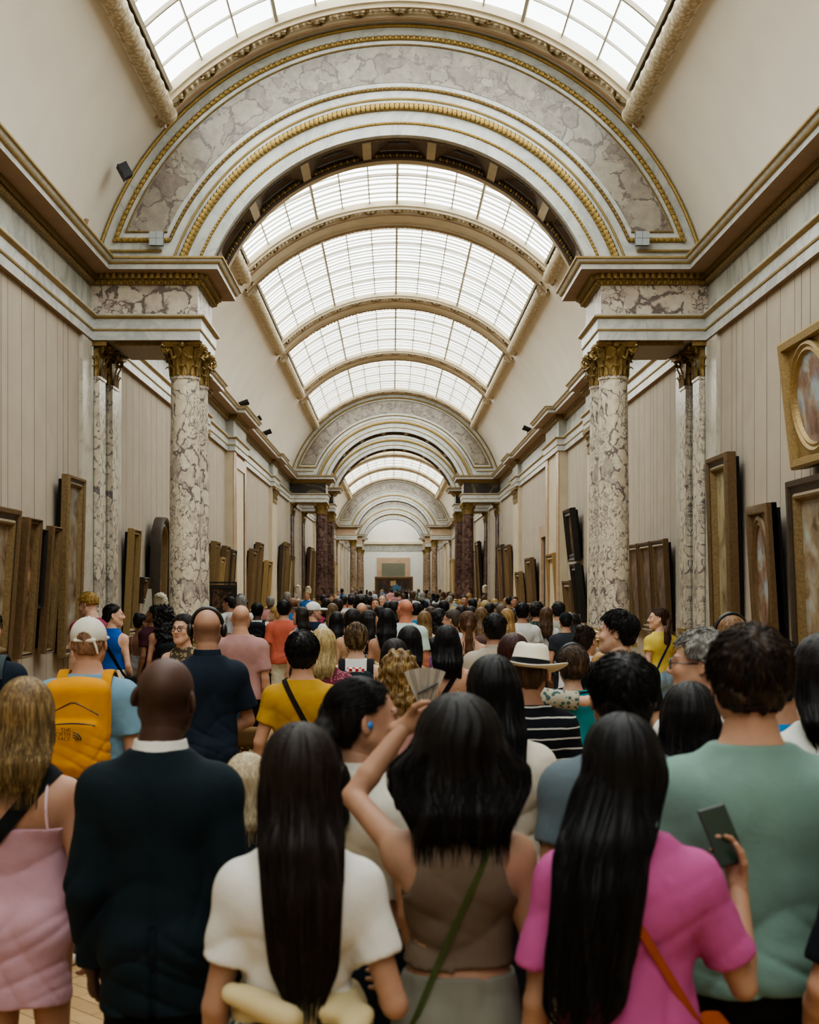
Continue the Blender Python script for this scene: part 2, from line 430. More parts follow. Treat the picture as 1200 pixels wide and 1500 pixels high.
# material slots: 0 white 1 goldline 2 grey frieze 3 mauve frieze 4 dark frieze 5 pink frieze 6 old gold 7 dark 8 gold
FM = {'w': 2, 'p0': 3, 'p1': 4, 'p2': 4, 'p3': 5, 'p4': 5, 'p5': 5}
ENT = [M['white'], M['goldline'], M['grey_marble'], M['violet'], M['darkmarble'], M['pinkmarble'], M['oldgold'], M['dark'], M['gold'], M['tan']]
for side in ('left', 'right'):
    mb = MB()
    W = lambda t: 0
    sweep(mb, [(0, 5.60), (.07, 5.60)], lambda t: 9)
    sweep(mb, [(.07, 5.60), (.07, 5.735)], W)
    sweep(mb, [(.07, 5.735), (.085, 5.735), (.09, 5.755), (.09, 5.76)], lambda t: 1)
    sweep(mb, [(.09, 5.76), (.09, 5.90)], W)
    sweep(mb, [(.09, 5.90), (.14, 5.93), (.14, 5.95)], lambda t: 1)
    sweep(mb, [(.14, 5.95), (.14, 5.965), (.03, 5.97)], W)
    sweep(mb, [(.03, 5.97), (.03, 6.40)], lambda t: FM[t])
    sweep(mb, [(.03, 6.40), (.06, 6.40), (.10, 6.45), (.10, 6.47), (.13, 6.47), (.13, 6.55)], lambda t: 6)
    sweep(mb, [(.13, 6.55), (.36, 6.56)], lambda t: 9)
    sweep(mb, [(.36, 6.56), (.36, 6.63)], W)
    sweep(mb, [(.36, 6.63), (.39, 6.64), (.40, 6.66)], lambda t: 1)
    sweep(mb, [(.40, 6.66), (.42, 6.69)], W)
    sweep(mb, [(.42, 6.69), (.45, 6.70), (.45, 6.725), (-.05, 6.74)], lambda t: 1)
    # rope moulding along the walls, dentils and egg-and-dart on the piers
    for i in range(len(PATH)-1):
        op = offset_path(.075); p, q = op[i], op[i+1]
        L = math.hypot(q[0]-p[0], q[1]-p[1])
        if SEG[i] == 'w':
            if p[1] > 60 or L < .3: continue
            N = int(L/.05); pts = [(p[0]+(q[0]-p[0])*t/N, p[1]+(q[1]-p[1])*t/N, 6.435) for t in range(N+1)]
            mb.tube(pts, .04, 6, 6, rads=[.045 if t % 2 else .034 for t in range(N+1)])
        else:
            if p[1] > 70: continue
            dx, dy = (q[0]-p[0])/L, (q[1]-p[1])/L; nx, ny = dy, -dx
            N = int(L/.09)
            for t in range(N):
                c = (p[0]+dx*(t+.5)*L/N, p[1]+dy*(t+.5)*L/N)
                a = [(c[0]+dx*s*.024+nx*o, c[1]+dy*s*.024+ny*o) for s, o in ((-1, 0), (1, 0), (1, .10), (-1, .10))]
                mb.add([(x, y, z) for z in (6.475, 6.55) for x, y in a], [(0, 1, 2, 3), (4, 5, 6, 7), (0, 1, 5, 4), (1, 2, 6, 5), (2, 3, 7, 6), (3, 0, 4, 7)], 8)
                mb.sphere((c[0]+nx*.015, c[1]+ny*.015, 6.435), .034, 6, 8, (.8, .8, 1.1))
    structure(mb.build('trim_2' if side == 'left' else 'trim_3', ENT, mirror=(side == 'right')))

# wall pilasters, pier blocks and soffits
for side in (-1, 1):
    mb = MB()
    for i, (a, b) in enumerate(PIERS):
        x0, x1 = sorted((side*(HW-PX+.01), side*HW)); mb.box(x0, x1, a+.01, b-.01, 5.62, 6.7, 2)
        x0, x1 = sorted((side*(HW-PX+.5), side*(HW-.35))); mb.box(x0, x1, a+.12, b-.12, 5.55, 5.62, 3)
        x0, x1 = sorted((side*(HW-.05), side*HW)); mb.box(x0, x1, a-.62, a+.02, 0, 5.6, 0); mb.box(x0, x1, b-.02, b+.62, 0, 5.6, 0)
        x0, x1 = sorted((side*(HW-.06), side*HW)); mb.box(x0, x1, a+.02, b-.02, 0, 5.6, 4 if i == 0 else 0)
    for a, b, d in RESS:
        x0, x1 = sorted((side*(HW-d), side*HW)); mb.box(x0, x1, a, b, 0, 5.6, 1)
        if d > .15:
            x0, x1 = sorted((side*(HW-d-.04), side*(HW-d))); mb.box(x0, x1, a, a+.5, 0, 5.6, 5); mb.box(x0, x1, b-.5, b, 0, 5.6, 5)
    structure(mb.build('trim_4' if side < 0 else 'trim_5', [M['stonewhite'], M['pilaster'] if 'pilaster' in M else M['beige'], M['white'], M['oldgold'], M['mirror'] if 'mirror' in M else M['white'], M['pinkmarble']]))

# ------------------------------------------------------------------ archway (copied for each pair of piers)
def archway():
    root = thing('archway', 'nearest marble archway, with breccia inlay and gilt mouldings, springing from the first pair of piers', 'archway', (0, PIERS[0][0]+.06, 0), group='marble archways along the gallery')
    D = PIERS[0][1]-PIERS[0][0]-.12
    ab = lambda r, z=6.70: asin((z-ZC)/r)
    # white faces front and back
    mb = MB()
    n = 72
    for y, s in ((0, 1), (D, -1)):
        rows = []
        for i in range(n+1):
            t = i/n; row = []
            for r, dy in ((2.95, 0), (3.10, 0), (3.10, .015), (3.42, .015), (3.42, .05), (3.56, .06), (4.64, .06)):
                a0 = ab(r); row.append(arc_pt(r, a0+(pi-2*a0)*t, y+s*dy))
            rows.append(row)
        mb.grid(rows, 0)
    mb.build('wall_face', M['white'], root)
    # breccia inlay, ends cut level
    mb = MB()
    for y in (.052, D-.052):
        rows = []
        for i in range(n+1):
            rows.append([arc_pt(r, ab(r, 7.22)+(pi-2*ab(r, 7.22))*i/n, y) for r in (3.73, 3.9, 4.1, 4.26)])
        mb.grid(rows)
    mb.build('marble_inlay', M['mauve'], root)
    def ring(name, mat, r, rad, z0=6.72, beads=0, flat=1.0, both=True, close=None, yy=.05):
        mb = MB()
        for y in ((yy, D-yy) if both else (yy,)):
            a0 = ab(r, z0); N = 90
            pts = [arc_pt(r, a0+(pi-2*a0)*i/N, y) for i in range(N+1)]
            mb.tube(pts, rad, 8)
            if beads and y < .1:
                nb = int(r*(pi-2*a0)/beads)
                for i in range(nb+1):
                    a = a0+(pi-2*a0)*i/nb
                    mb.sphere(arc_pt(r, a, y-rad*.55), rad*1.05, 6, 0)
        if close:
            r2, z = close
            for s in (-1, 1):
                xa, xb = sqrt(r*r-(z-ZC)**2), sqrt(r2*r2-(z-ZC)**2)
                mb.tube([(s*xa, .05, z), (s*xb, .05, z)], rad, 8)
                if beads:
                    k = int(abs(xa-xb)/beads)
                    for i in range(k): mb.sphere((s*(xb+(xa-xb)*(i+.5)/k), .05-rad*.55, z), rad, 6, 0)
        return mb.build(name, mat, root, smooth=True)
    ring('outer_fillet', M['gold'], 4.56, .03)
    ring('egg_moulding', M['gold'], 4.38, .036, 7.08, .085, close=(3.64, 7.09))
    ring('inlay_beading', M['oldgold'], 4.28, .014, 7.2, close=(3.72, 7.21))
    ring('inner_beading', M['oldgold'], 3.64, .026, 7.09, .07)
    ring('gilt_fillet', M['goldline'], 3.49, .02)
    ring('leaf_moulding', M['gold'], 3.36, .058, 6.72, .07, yy=.02)
    ring('pearl_moulding', M['gold'], 3.12, .022, 6.72, .055, yy=.0)
    for s in (-1, 1):
        mb = MB(); mb.tube([(s*3.46, .03, 6.93), (s*4.36, .03, 6.93)], .02, 6); mb.build('base_fillet', M['goldline'], root)
    # coffered soffit
    mb = MB(); r = 2.95; a0 = ab(r, 6.6); NC = 7; ac = radians(24); W = (pi-2*ac)/NC
    def patch(ra, rb, u0, u1, y0, y1, mat):   # patch at radius ra
        m = 6; mb.grid([[arc_pt(ra, u0+(u1-u0)*i/m, y) for y in (y0, y1)] for i in range(m+1)], mat)
    mb.grid([[arc_pt(r, a0+(pi-2*a0)*i/66, y) for y in (0, .16)] for i in range(67)], 0)
    mb.grid([[arc_pt(r, a0+(pi-2*a0)*i/66, y) for y in (D-.3, D)] for i in range(67)], 1)
    arc_tube(mb, r, .17, .025, a0, pi-a0, 66, 6, 2); arc_tube(mb, r, D-.3, .035, a0, pi-a0, 66, 6, 3)
    patch(r, r, a0, ac, .16, D-.3, 1); patch(r, r, pi-ac, pi-a0, .16, D-.3, 1)
    for c in range(NC):
        u0, u1 = ac+W*c, ac+W*(c+1); b = .022
        patch(r, r, u0, u0+b, .16, D-.3, 1); patch(r, r, u1-b, u1, .16, D-.3, 1)
        ya, yb, ua, ub = .18, D-.32, u0+b, u1-b
        for q in range(14):
            aq = ua+.02+(ub-ua-.04)*(q+.5)/14
            for yq in (.24, D-.40): mb.sphere(arc_pt(r+.02, aq, yq), .035, 5, 5 if q % 2 else 2, (.9, 1.1, .9))
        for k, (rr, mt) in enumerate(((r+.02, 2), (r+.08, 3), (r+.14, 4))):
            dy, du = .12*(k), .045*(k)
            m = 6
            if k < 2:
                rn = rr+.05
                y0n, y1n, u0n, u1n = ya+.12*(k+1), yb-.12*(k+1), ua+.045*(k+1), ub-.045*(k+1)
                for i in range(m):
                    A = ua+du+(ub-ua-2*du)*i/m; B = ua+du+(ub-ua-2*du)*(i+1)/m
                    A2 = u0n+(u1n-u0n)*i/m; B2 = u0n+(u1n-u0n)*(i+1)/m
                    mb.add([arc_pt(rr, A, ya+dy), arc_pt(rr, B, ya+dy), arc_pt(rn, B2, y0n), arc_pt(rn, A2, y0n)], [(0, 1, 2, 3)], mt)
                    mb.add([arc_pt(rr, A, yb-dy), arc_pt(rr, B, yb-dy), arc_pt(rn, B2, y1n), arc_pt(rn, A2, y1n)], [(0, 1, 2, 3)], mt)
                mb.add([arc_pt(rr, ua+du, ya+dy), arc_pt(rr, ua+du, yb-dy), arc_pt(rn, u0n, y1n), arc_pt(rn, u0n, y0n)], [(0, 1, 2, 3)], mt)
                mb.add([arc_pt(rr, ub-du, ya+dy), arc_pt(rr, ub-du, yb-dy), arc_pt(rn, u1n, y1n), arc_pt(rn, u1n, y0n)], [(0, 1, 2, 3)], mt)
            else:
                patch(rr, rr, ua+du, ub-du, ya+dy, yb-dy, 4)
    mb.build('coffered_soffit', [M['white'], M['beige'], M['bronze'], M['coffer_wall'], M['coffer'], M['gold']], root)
    return root
ARCH = archway()
_al = ['second marble archway in the distance, on dark red columns', 'third archway, just behind the dark-red-columned one and framed by it', 'fourth archway with pinkish stone blocks, far down the gallery', 'fifth archway, small, nested inside the fourth one', 'last and smallest archway before the white end wall']
for (a, b), lab in zip(PIERS[1:], _al):
    dup(ARCH, (0, a+.06, 0), label=lab)

# ------------------------------------------------------------------ columns
def leaf(mb, base, out, up, side, h, w, curl, mat=0):
    """one acanthus leaf: a bent tapering strip"""
    rows = []
    for i in range(7):
        t = i/6
        c = base + up*(h*(t if t < .85 else .85+.0*(t))) + out*(curl*(max(0, t-.45)**2)*3.2 + .012)
        if t > .84: c -= up*(h*.16*(t-.84)/.16)
        ww = w*(sin(pi*(.22+.7*t)))**.8
        rows.append([c - side*ww/2 + out*.006, c - side*ww/4, c + out*.014, c + side*ww/4, c + side*ww/2 + out*.006])
    mb.grid(rows, mat)
def make_column(R=.235, name='column', mats=None, label='', pos=(0, 0), group=None):
    root = thing(name, label, 'column', (pos[0], pos[1], 0), group=group)
    k = R/.235
    mb = MB(); w = .34*k
    mb.box(-w, w, -w, w, 0, .12); mb.box(-w+.03, w-.03, -w+.03, w-.03, .12, .98); mb.box(-w, w, -w, w, .98, 1.16)
    mb.build('pedestal', M['pedestal'], root)
    mb = MB(); mb.box(-.3*k, .3*k, -.3*k, .3*k, 1.16, 1.22)
    prof = [(.29*k, 1.22), (.31*k, 1.24), (.315*k, 1.26), (.29*k, 1.285), (.262*k, 1.29), (.252*k, 1.315), (.262*k, 1.335), (.282*k, 1.35), (.285*k, 1.37), (.262*k, 1.385), (.245*k, 1.39), (.24*k, 1.41)]
    mb.lathe(prof, 28); mb.build('base', M['gold'], root, smooth=True)
    mb = MB(); prof = []
    for i in range(13):
        t = i/12; prof.append((R*(1-.13*t**1.7), 1.40+3.66*t))
    prof += [(R*.93, 5.07), (R*.95, 5.09), (R*.93, 5.11), (R*.85, 5.115)]
    mb.lathe(prof, 32); mb.build('shaft', mats, root, smooth=True)
    mb = MB(); rb = R*.84; H0, H1 = 5.10, 5.60
    mb.lathe([(rb, H0), (rb*1.0, H0+.2), (rb*1.1, H0+.34), (rb*1.35, H0+.43)], 20)
    for row, (zb, h, wd, cu, n, off) in enumerate(((H0, .2, .15, .075, 8, 0), (H0+.02, .33, .15, .1, 8, .5))):
        for i in range(n):
            a = 2*pi*(i+off)/n; o = Vector((cos(a), sin(a), 0)); s = Vector((-sin(a), cos(a), 0))
            leaf(mb, o*(rb+.004+.004*row)+Vector((0, 0, zb)), o, Vector((0, 0, 1)), s, h*k**.3, wd*k, cu*k)
    for i in range(4):
        a = pi/4+pi/2*i; o = Vector((cos(a), sin(a), 0))
        # corner volutes
        pts = []; rads = []
        for q in range(20):
            t = q/19; th = pi*.5 - t*3.4*pi; rr = .075*(1-.75*t)*k
            pts.append(o*(rb*1.0+.155*k + rr*cos(th)) + Vector((0, 0, H0+.40 + rr*sin(th)))); rads.append(.024*(1-.35*t)*k)
        st = [o*(rb+.02)+Vector((0, 0, H0+.24)), o*(rb+.06*k)+Vector((0, 0, H0+.38))]
        mb.tube(st+pts, .03, 6, rads=[.02*k, .024*k]+rads)
        b = pi/2*i; o2 = Vector((cos(b), sin(b), 0)); s2 = Vector((-sin(b), cos(b), 0))
        for sg in (-1, 1):
            pts = [o2*(rb+.05*k+.01*q)+s2*(sg*(.07-.05*sin(q/7*2.6))*k)+Vector((0, 0, H0+.27+.016*q)) for q in range(8)]
            mb.tube(pts, .016*k, 5)
        mb.sphere(o2*(rb*1.38)+Vector((0, 0, H1-.045)), .05*k, 7)
    # abacus with hollow sides
    ring0, N = [], 8
    for i in range(4):
        a = pi/4+pi/2*i; c0 = Vector((cos(a), sin(a), 0))*(.42*k); c1 = Vector((cos(a+pi/2), sin(a+pi/2), 0))*(.42*k)
        for q in range(N):
            t = q/N; p = c0.lerp(c1, t); p -= p.normalized()*(.05*k*sin(pi*t)); ring0.append(p)
    mb.grid([[p*sc+Vector((0, 0, z)) for p in ring0] for sc, z in ((.05, H1-.075), (.9, H1-.075), (.94, H1-.045), (.97, H1-.04), (1.0, H1-.005), (.05, H1))], 0, closed=True)
    mb.build('capital', M['gold_cap'], root, smooth=True)
    return root
M['gold_cap'] = mat_gold('gilded bronze capital', '#957c4a', '#3a2a16', .42, 18, .7, .3)
M['pedestal'] = mat_marble('pale pedestal marble', '#b9b09e', '#8a7f6e', '#a89f8d', 1.6)
cx = HW - PX + .20
proto = {}
def place(proto_key, R, mats, x, y, label, group):
    if proto_key not in proto:
        proto[proto_key] = make_column(R, 'marble_column', mats, label, (x, y), group); return
    dup(proto[proto_key], (x, y, 0), label=label, group=group)
def make_pilaster(mats, sx):
    root = thing('marble_pilaster', '', 'pilaster')
    w, d = .2, .13
    mb = MB(); mb.box(0, .2, -.26, .26, 0, .12); mb.box(0, .18, -.24, .24, .12, .98); mb.box(0, .2, -.26, .26, .98, 1.16)
    mb.build('pedestal', M['pedestal'], root)
    mb = MB(); mb.box(0, .19, -.25, .25, 1.16, 1.22); mb.box(0, .175, -.235, .235, 1.22, 1.28); mb.box(0, .15, -.215, .215, 1.28, 1.33); mb.box(0, .165, -.225, .225, 1.33, 1.4)
    mb.build('base', M['gold'], root)
    mb = MB(); mb.box(0, d, -w, w, 1.4, 5.06); mb.box(0, d+.015, -w-.015, w+.015, 5.06, 5.1); mb.build('shaft', mats, root)
    mb = MB(); mb.box(0, d-.01, -w+.01, w-.01, 5.1, 5.55)
    X, Y, Z = Vector((1, 0, 0)), Vector((0, 1, 0)), Vector((0, 0, 1))
    for zb, h, n, cu in ((5.1, .2, 3, .075), (5.12, .33, 2, .1)):
        for i in range(n):
            yy = -w+2*w*(i+.5)/n
            leaf(mb, Vector((d, yy, zb)), X, Z, Y, h, .14, cu)
        for sg in (-1, 1): leaf(mb, Vector((d*.5, sg*w, zb)), Y*sg, Z, X, h, .12, cu)
    for sg in (-1, 1):
        o = Vector((.7, .7*sg, 0)); pts = []; rads = []
        for q in range(18):
            t = q/17; th = pi*.5-t*3.2*pi; rr = .065*(1-.75*t)
            pts.append(Vector((d-.03, sg*(w-.03), 5.49))+o*(.08+rr*cos(th))+Z*(rr*sin(th))); rads.append(.022*(1-.35*t))
        mb.tube(pts, .02, 6, rads=rads)
    mb.sphere((d+.1, 0, 5.56), .04, 7)
    mb.grid([[(0, -w-.1, z), (d+.12, -w-.1, z), (d+.07, 0, z), (d+.12, w+.1, z), (0, w+.1, z)] for z in (5.53, 5.6)]); mb.add([(0, -w-.1, 5.53), (d+.12, -w-.1, 5.53), (d+.07, 0, 5.53), (d+.12, w+.1, 5.53), (0, w+.1, 5.53)], [(0, 1, 2, 3, 4)])
    mb.build('capital', M['gold_cap'], root, smooth=True)
    return root
pproto = {}
def place_pilaster(key, mats, sx, y, label, group):
    if key not in pproto: pproto[key] = o = make_pilaster(mats, sx)
    else: o = dup(pproto[key])
    o['label'] = label; o['group'] = group
    o.location = (sx*(HW-.006), y, 0); o.rotation_euler = (0, 0, 0 if sx < 0 else pi)
names = {0: ('cream marble column with dark violet veins and gilt capital', 'column', M['column']), 1: ('dark red marble column with gilt capital', 'redcolumn', M['redcolumn']), 2: ('dark red marble column', 'redcolumn', M['redcolumn']),
         3: ('brown marble column', 'browncolumn', M['browncolumn']), 4: ('brown marble column', 'browncolumn', M['browncolumn']), 5: ('brown marble column', 'browncolumn', M['browncolumn'])}
ordn = ['nearest', 'second', 'third', 'fourth', 'fifth', 'last']
for i, (a, b) in enumerate(PIERS):
    for sx, sd in ((-1, 'left'), (1, 'right')):
        for j, y in enumerate((a+.28, b-.30)):
            desc, key, mm = names[i]
            pos = 'front' if j == 0 else 'rear'
            place(key, .235, mm, sx*cx, y, '%s, %s one of the %s %s pier' % (desc.replace('cream marble column with dark violet veins and gilt capital', 'violet-veined marble column with gilt capital'), pos, ordn[i], sd), 'free-standing columns under the archways')
            if i < 4:
                place_pilaster(key, mm, sx, y, '%s on the %s wall, %s one of the %s pier' % ({0: 'violet-veined marble pilaster', 1: 'dark red pilaster', 2: 'dark red pilaster', 3: 'brown pilaster'}[i], sd, pos, ordn[i]), 'wall pilasters under the archways')

# pilaster capitals on the wall breaks
mb = MB()
for sx in (-1, 1):
    for a, b, d in RESS:
        yc = (a+b)/2; x = sx*(HW-d)
        if d > .15: continue
        for q in range(3):
            z = 5.1+.17*q
            for w in range(5):
                o = Vector((-sx, 0, 0)); leaf(mb, Vector((x-sx*.02*q, a+.2+(b-a-.4)*(w+.5)/5, z-.02)), o, Vector((0, 0, 1)), Vector((0, 1, 0)), .2, .28, .09)
        x0, x1 = sorted((x, x-sx*.12)); mb.box(x0, x1, a+.05, b-.05, 5.5, 5.6)
        x0, x1 = sorted((x, x-sx*.03)); mb.box(x0, x1, a+.2, b-.2, 5.05, 5.5)
structure(mb.build('trim_6', M['gold_cap'], smooth=True))

# marble door case on the right wall
mb = MB(); x = HW
mb.box(x-.1, x, 39.0, 39.3, 0, 3.5); mb.box(x-.1, x, 41.3, 41.6, 0, 3.5); mb.box(x-.12, x, 38.95, 41.65, 3.5, 3.85)
mb.box(x-.02, x, 39.3, 41.3, 0, 3.5, 1)
structure(mb.build('door_1', [M['pinkmarble'], M['dark']]))
# tall shallow stone panel on the left wall
mb = MB(); x = -HW+.2
mb.box(x, x+.05, 36.2, 36.45, 0, 5.5); mb.box(x, x+.05, 38.4, 38.65, 0, 5.5); mb.box(x, x+.05, 36.45, 38.4, 5.2, 5.5); mb.box(x, x+.015, 36.45, 38.4, 0, 5.2, 1)
structure(mb.build('trim_7', [M['pinkmarble'], M['beige']]))

# ------------------------------------------------------------------ end wall
mb = MB()
mb.box(-HW-.2, HW+.2, Y1, Y1+.3, 0, 6.0, 0); 
rows = [[arc_pt(r, radians(6)+(pi-radians(12))*i/48, Y1-.02) for i in range(49)] for r in (.05, 3.1)]
mb.grid(rows, 2)
mb.box(-HW-.2, HW+.2, Y1+.02, Y1+.3, 6, 10.6, 0)
mb.box(-HW, HW, Y1-.3, Y1, 6.5, 6.75, 3); mb.box(-HW, HW, Y1-.2, Y1, 6.44, 6.5, 4); mb.box(-HW, HW, Y1-.06, Y1, 5.75, 6.3, 5)
structure(mb.build('wall_end', [M['endwhite'] if 'endwhite' in M else M['white'], M['white'], M['cream'], M['beige'], M['goldline'], M['grey_marble']]))
mb = MB()
mb.box(-1.75, 1.75, Y1-.12, Y1, 2.2, 5.05, 0); mb.box(-1.25, 1.25, Y1-.13, Y1-.1, 2.2, 4.45, 1)
structure(mb.build('door_2', [M['pinkmarble'], M['greengrey'] if 'greengrey' in M else M['tan']]))

# camera
cam = bpy.data.cameras.new('camera'); co = bpy.data.objects.new('camera', cam); C.objects.link(co)
co.location = CAM; co.rotation_euler = (radians(90), 0, 0)
cam.sensor_fit = 'VERTICAL'; cam.sensor_height = 36; cam.lens = F_PX/1500*36
cam.shift_x = (600-VPX)/1500; cam.shift_y = (VPY-750)/1500
cam.clip_end = 400
cam.dof.use_dof = True; cam.dof.focus_distance = 14; cam.dof.aperture_fstop = 4.2
SC.camera = co
w = bpy.data.worlds.new('sky'); SC.world = w; w.use_nodes = True
w.node_tree.nodes['Background'].inputs[0].default_value = (.8, .9, 1, 1); w.node_tree.nodes['Background'].inputs[1].default_value = .4
SC.view_settings.view_transform = 'AgX'; SC.view_settings.look = 'AgX - Medium High Contrast'
SC.view_settings.exposure = 0.6
SC.cycles.max_bounces = 5; SC.cycles.diffuse_bounces = 3; SC.cycles.glossy_bounces = 2; SC.cycles.transmission_bounces = 2
SC.cycles.caustics_reflective = False; SC.cycles.caustics_refractive = False
# ------------------------------------------------------------------ paintings
def canvas_mat(name, cols, scale=2.2, stretch=(1, 1, 1), seed=0):
    k = NT(name); k.setp(rough=.42, spec=.35)
    tc = k.n('ShaderNodeTexCoord'); mp = k.n('ShaderNodeMapping'); mp.inputs['Location'].default_value = (seed*3.7, seed*1.3, seed*2.1); mp.inputs['Scale'].default_value = stretch
    k.link(tc.outputs['Object'], mp.inputs['Vector']); v = mp.outputs[0]
    n = k.noise(v, scale, 4, .55, .8); n2 = k.noise(v, scale*2.7, 5, .6, .5)
    a = k.ramp(n.outputs['Fac'], [(.28+.44*i/(len(cols)-1), srgb(c)) for i, c in enumerate(cols)])
    b = k.ramp(n2.outputs['Fac'], [(.35, srgb(cols[0])), (.5, srgb(cols[len(cols)//2])), (.66, srgb(cols[-1]))])
    k.color(k.mix(.45, a, b)); return k.mat
FR = {'gold': mat_gold('carved gilt frame', '#7f6a46', '#3c2d1a', .45, 30, .45, .5),
      'brown': mat_gold('brown gilt frame', '#6a5336', '#3a2a1a', .5, 24, .4, .4),
      'bright': mat_gold('bright gilt frame', '#a08758', '#66522f', .45, 40, .5, .5),
      'black': mat_plain('black frame', '#17140f', .4, 0, .2, 8),
      'dark': mat_plain('dark wooden frame', '#3a2d20', .45, 0, .2, 8)}
M['canvas_back'] = mat_plain('dark picture back', '#14120f', .9, 0, .1, 4)
M['plaque'] = mat_plain('pale label board', '#c9c4b4', .6, 0, .03, 4)
PICS = [canvas_mat('landscape canvas', ['#3a2e24', '#6b5440', '#93826a', '#9fb0ae'], 1.6, seed=1), canvas_mat('dark figure canvas', ['#1c1512', '#3e2c20', '#76563c', '#b09070'], 2.2, seed=2),
        canvas_mat('blue and rose canvas', ['#3a2a24', '#7a4a3c', '#8f7d68', '#a8b6b8', '#4a6a9a'], 2.0, seed=3), canvas_mat('brown canvas', ['#2e231c', '#5a463a', '#6e5a4c', '#8f7a64'], 1.8, seed=4),
        canvas_mat('pale figure canvas', ['#4a3c2c', '#8a7a5e', '#b0a47e', '#c8c0a0'], 1.6, (1, 1, .6), seed=5), canvas_mat('red robe canvas', ['#241a16', '#5c2e26', '#7e4e3a', '#b49a78'], 2.0, seed=6)]
def frame_ring(mb, outline, prof, mat=0):
    """outline: list of (x,z) points (closed), prof: (inward offset, y) steps"""
    cx = sum(p[0] for p in outline)/len(outline); cz = sum(p[1] for p in outline)/len(outline)
    N = len(outline); rows = []
    for off, y in prof:
        row = []
        for i, p in enumerate(outline):
            a = Vector(outline[i-1]); b = Vector(p); c = Vector(outline[(i+1) % N])
            n1 = Vector((-(b-a).y, (b-a).x)); n2 = Vector((-(c-b).y, (c-b).x)); n1.normalize(); n2.normalize()
            m = n1+n2; m.normalize(); d = off/max(.35, m.dot(n1))
            q = b+m*d; row.append((q.x, y, q.y))
        rows.append(row)
    mb.grid(rows, mat, closed=True); return rows[-1]
def outline_rect(w, h): return [(-w/2, 0), (w/2, 0), (w/2, h), (-w/2, h)]
def outline_oval(w, h, n=40): return [(w/2*sin(2*pi*i/n)*1, h/2 - h/2*cos(2*pi*i/n)) for i in range(n)]
def outline_arch(w, h, n=16): return [(-w/2, 0), (w/2, 0)] + [(w/2*cos(pi*i/n), h-w/2+w/2*sin(pi*i/n)) for i in range(n+1)]
def painting(side, y0, y1, z0, z1, frame, pic, label, fw=.16, dep=.10, tilt=.05, shape='rect', group=None, name='framed_painting', shelf=True, back=.05):
    tilt *= .55; back = .05
    """hangs on a side wall between y0 and y1; tilt = how far the top leans out (m)"""
    w, h = abs(y1-y0), z1-z0
    root = thing(name, label, 'painting', group=group)
    # local frame: x along the picture, y out of the wall, z up
    mb = MB(); ol = {'rect': outline_rect, 'oval': outline_oval, 'arch': outline_arch}[shape if shape != 'tondo' else 'rect'](w, h)
    prof = [(.03, 0), (0, .01), (0, dep*.8), (.012, dep), (fw*.28, dep*.98), (fw*.36, dep*.8), (fw*.62, dep*.72), (fw*.75, dep*.85), (fw*.86, dep*.8), (fw, dep*.35)]
    if shape == 'tondo':
        frame_ring(mb, ol, [(.03, 0), (0, .01), (0, dep*.5), (.02, dep*.6)])
        x0, x1 = -w/2+.02, w/2-.02; mb.add([(x0, dep*.58, .02), (x1, dep*.58, .02), (x1, dep*.58, h-.02), (x0, dep*.58, h-.02)], [(0, 1, 2, 3)])
        frame_ring(mb, ol, [(0, .01), (0, dep*.9), (.03, dep), (.1, dep*.95), (.12, dep*.58)])
        ov = [(x*.8, h/2+(z-h/2)*.86) for x, z in outline_oval(w, h, 44)]
        inner = frame_ring(mb, ov, [(0, dep*.58), (.015, dep*.8), (.05, dep*.88), (.08, dep*.75), (.11, dep*.8), (.13, dep*.6)])
    else:
        frame_ring(mb, ol, prof[:6]); frame_ring(mb, ol, prof[5:7], 1); inner = frame_ring(mb, ol, prof[6:], 2 if frame != 'black' else 0)
    mb.build('frame', [FR[frame], FR['dark'] if frame != 'black' else FR['black'], FR['gold'] if frame in ('dark', 'brown') else FR[frame]], root, smooth=shape != 'rect')
    mb = MB(); mb.add(inner, [tuple(range(len(inner)))]); mb.build('canvas', PICS[pic] if isinstance(pic, int) else pic, root)
    mb = MB(); mb.box(-w/2+.05, w/2-.05, -back*.9, 0, .06, h-.06 if shape != 'arch' else h-w/2); mb.build('backing', M['canvas_back'], root)
    root.location = (side*(HW-back), (y0+y1)/2, z0)
    root.rotation_mode = 'XYZ'
    ang = math.atan2(tilt, h)
    R = Matrix.Rotation(pi/2 if side > 0 else -pi/2, 4, 'Z') @ Matrix.Rotation(-ang, 4, 'X')
    root.rotation_euler = R.to_euler(); return root
G1, G2 = 'paintings on the left wall', 'paintings on the right wall'
# left wall, from the viewer inwards
painting(-1, 13.4, 15.1, 1.2, 2.9, 'brown', 0, 'leftmost large painting in a broad brown-gold frame, cut by the left edge', .2, .14, .22, group=G1)
painting(-1, 15.5, 16.05, 1.22, 2.84, 'brown', 1, 'tall dark-framed painting with deep black side, second from the left edge', .07, .14, .2, group=G1, back=.12)
painting(-1, 16.2, 16.55, 1.78, 2.74, 'black', 3, 'small black-framed painting hung high between two tall ones', .05, .12, .12, group=G1)
painting(-1, 16.68, 17.1, 1.22, 2.79, 'brown', 1, 'narrow dark-framed painting just left of the tallest gold one', .06, .12, .2, group=G1)
painting(-1, 17.65, 18.6, 1.12, 3.5, 'gold', 0, 'tallest gold-framed painting on the left wall, with a carved top rail, beside the pale pilaster', .14, .12, .12, group=G1, back=.12)
painting(-1, 21.95, 22.6, 1.25, 2.98, 'bright', 3, 'gold beaded frame seen between the left columns', .1, .12, .16, group=G1, back=.12)
painting(-1, 23.3, 23.8, 1.75, 2.2, 'dark', 5, 'small dark picture above the marble bust', .08, .1, .05, group=G1)
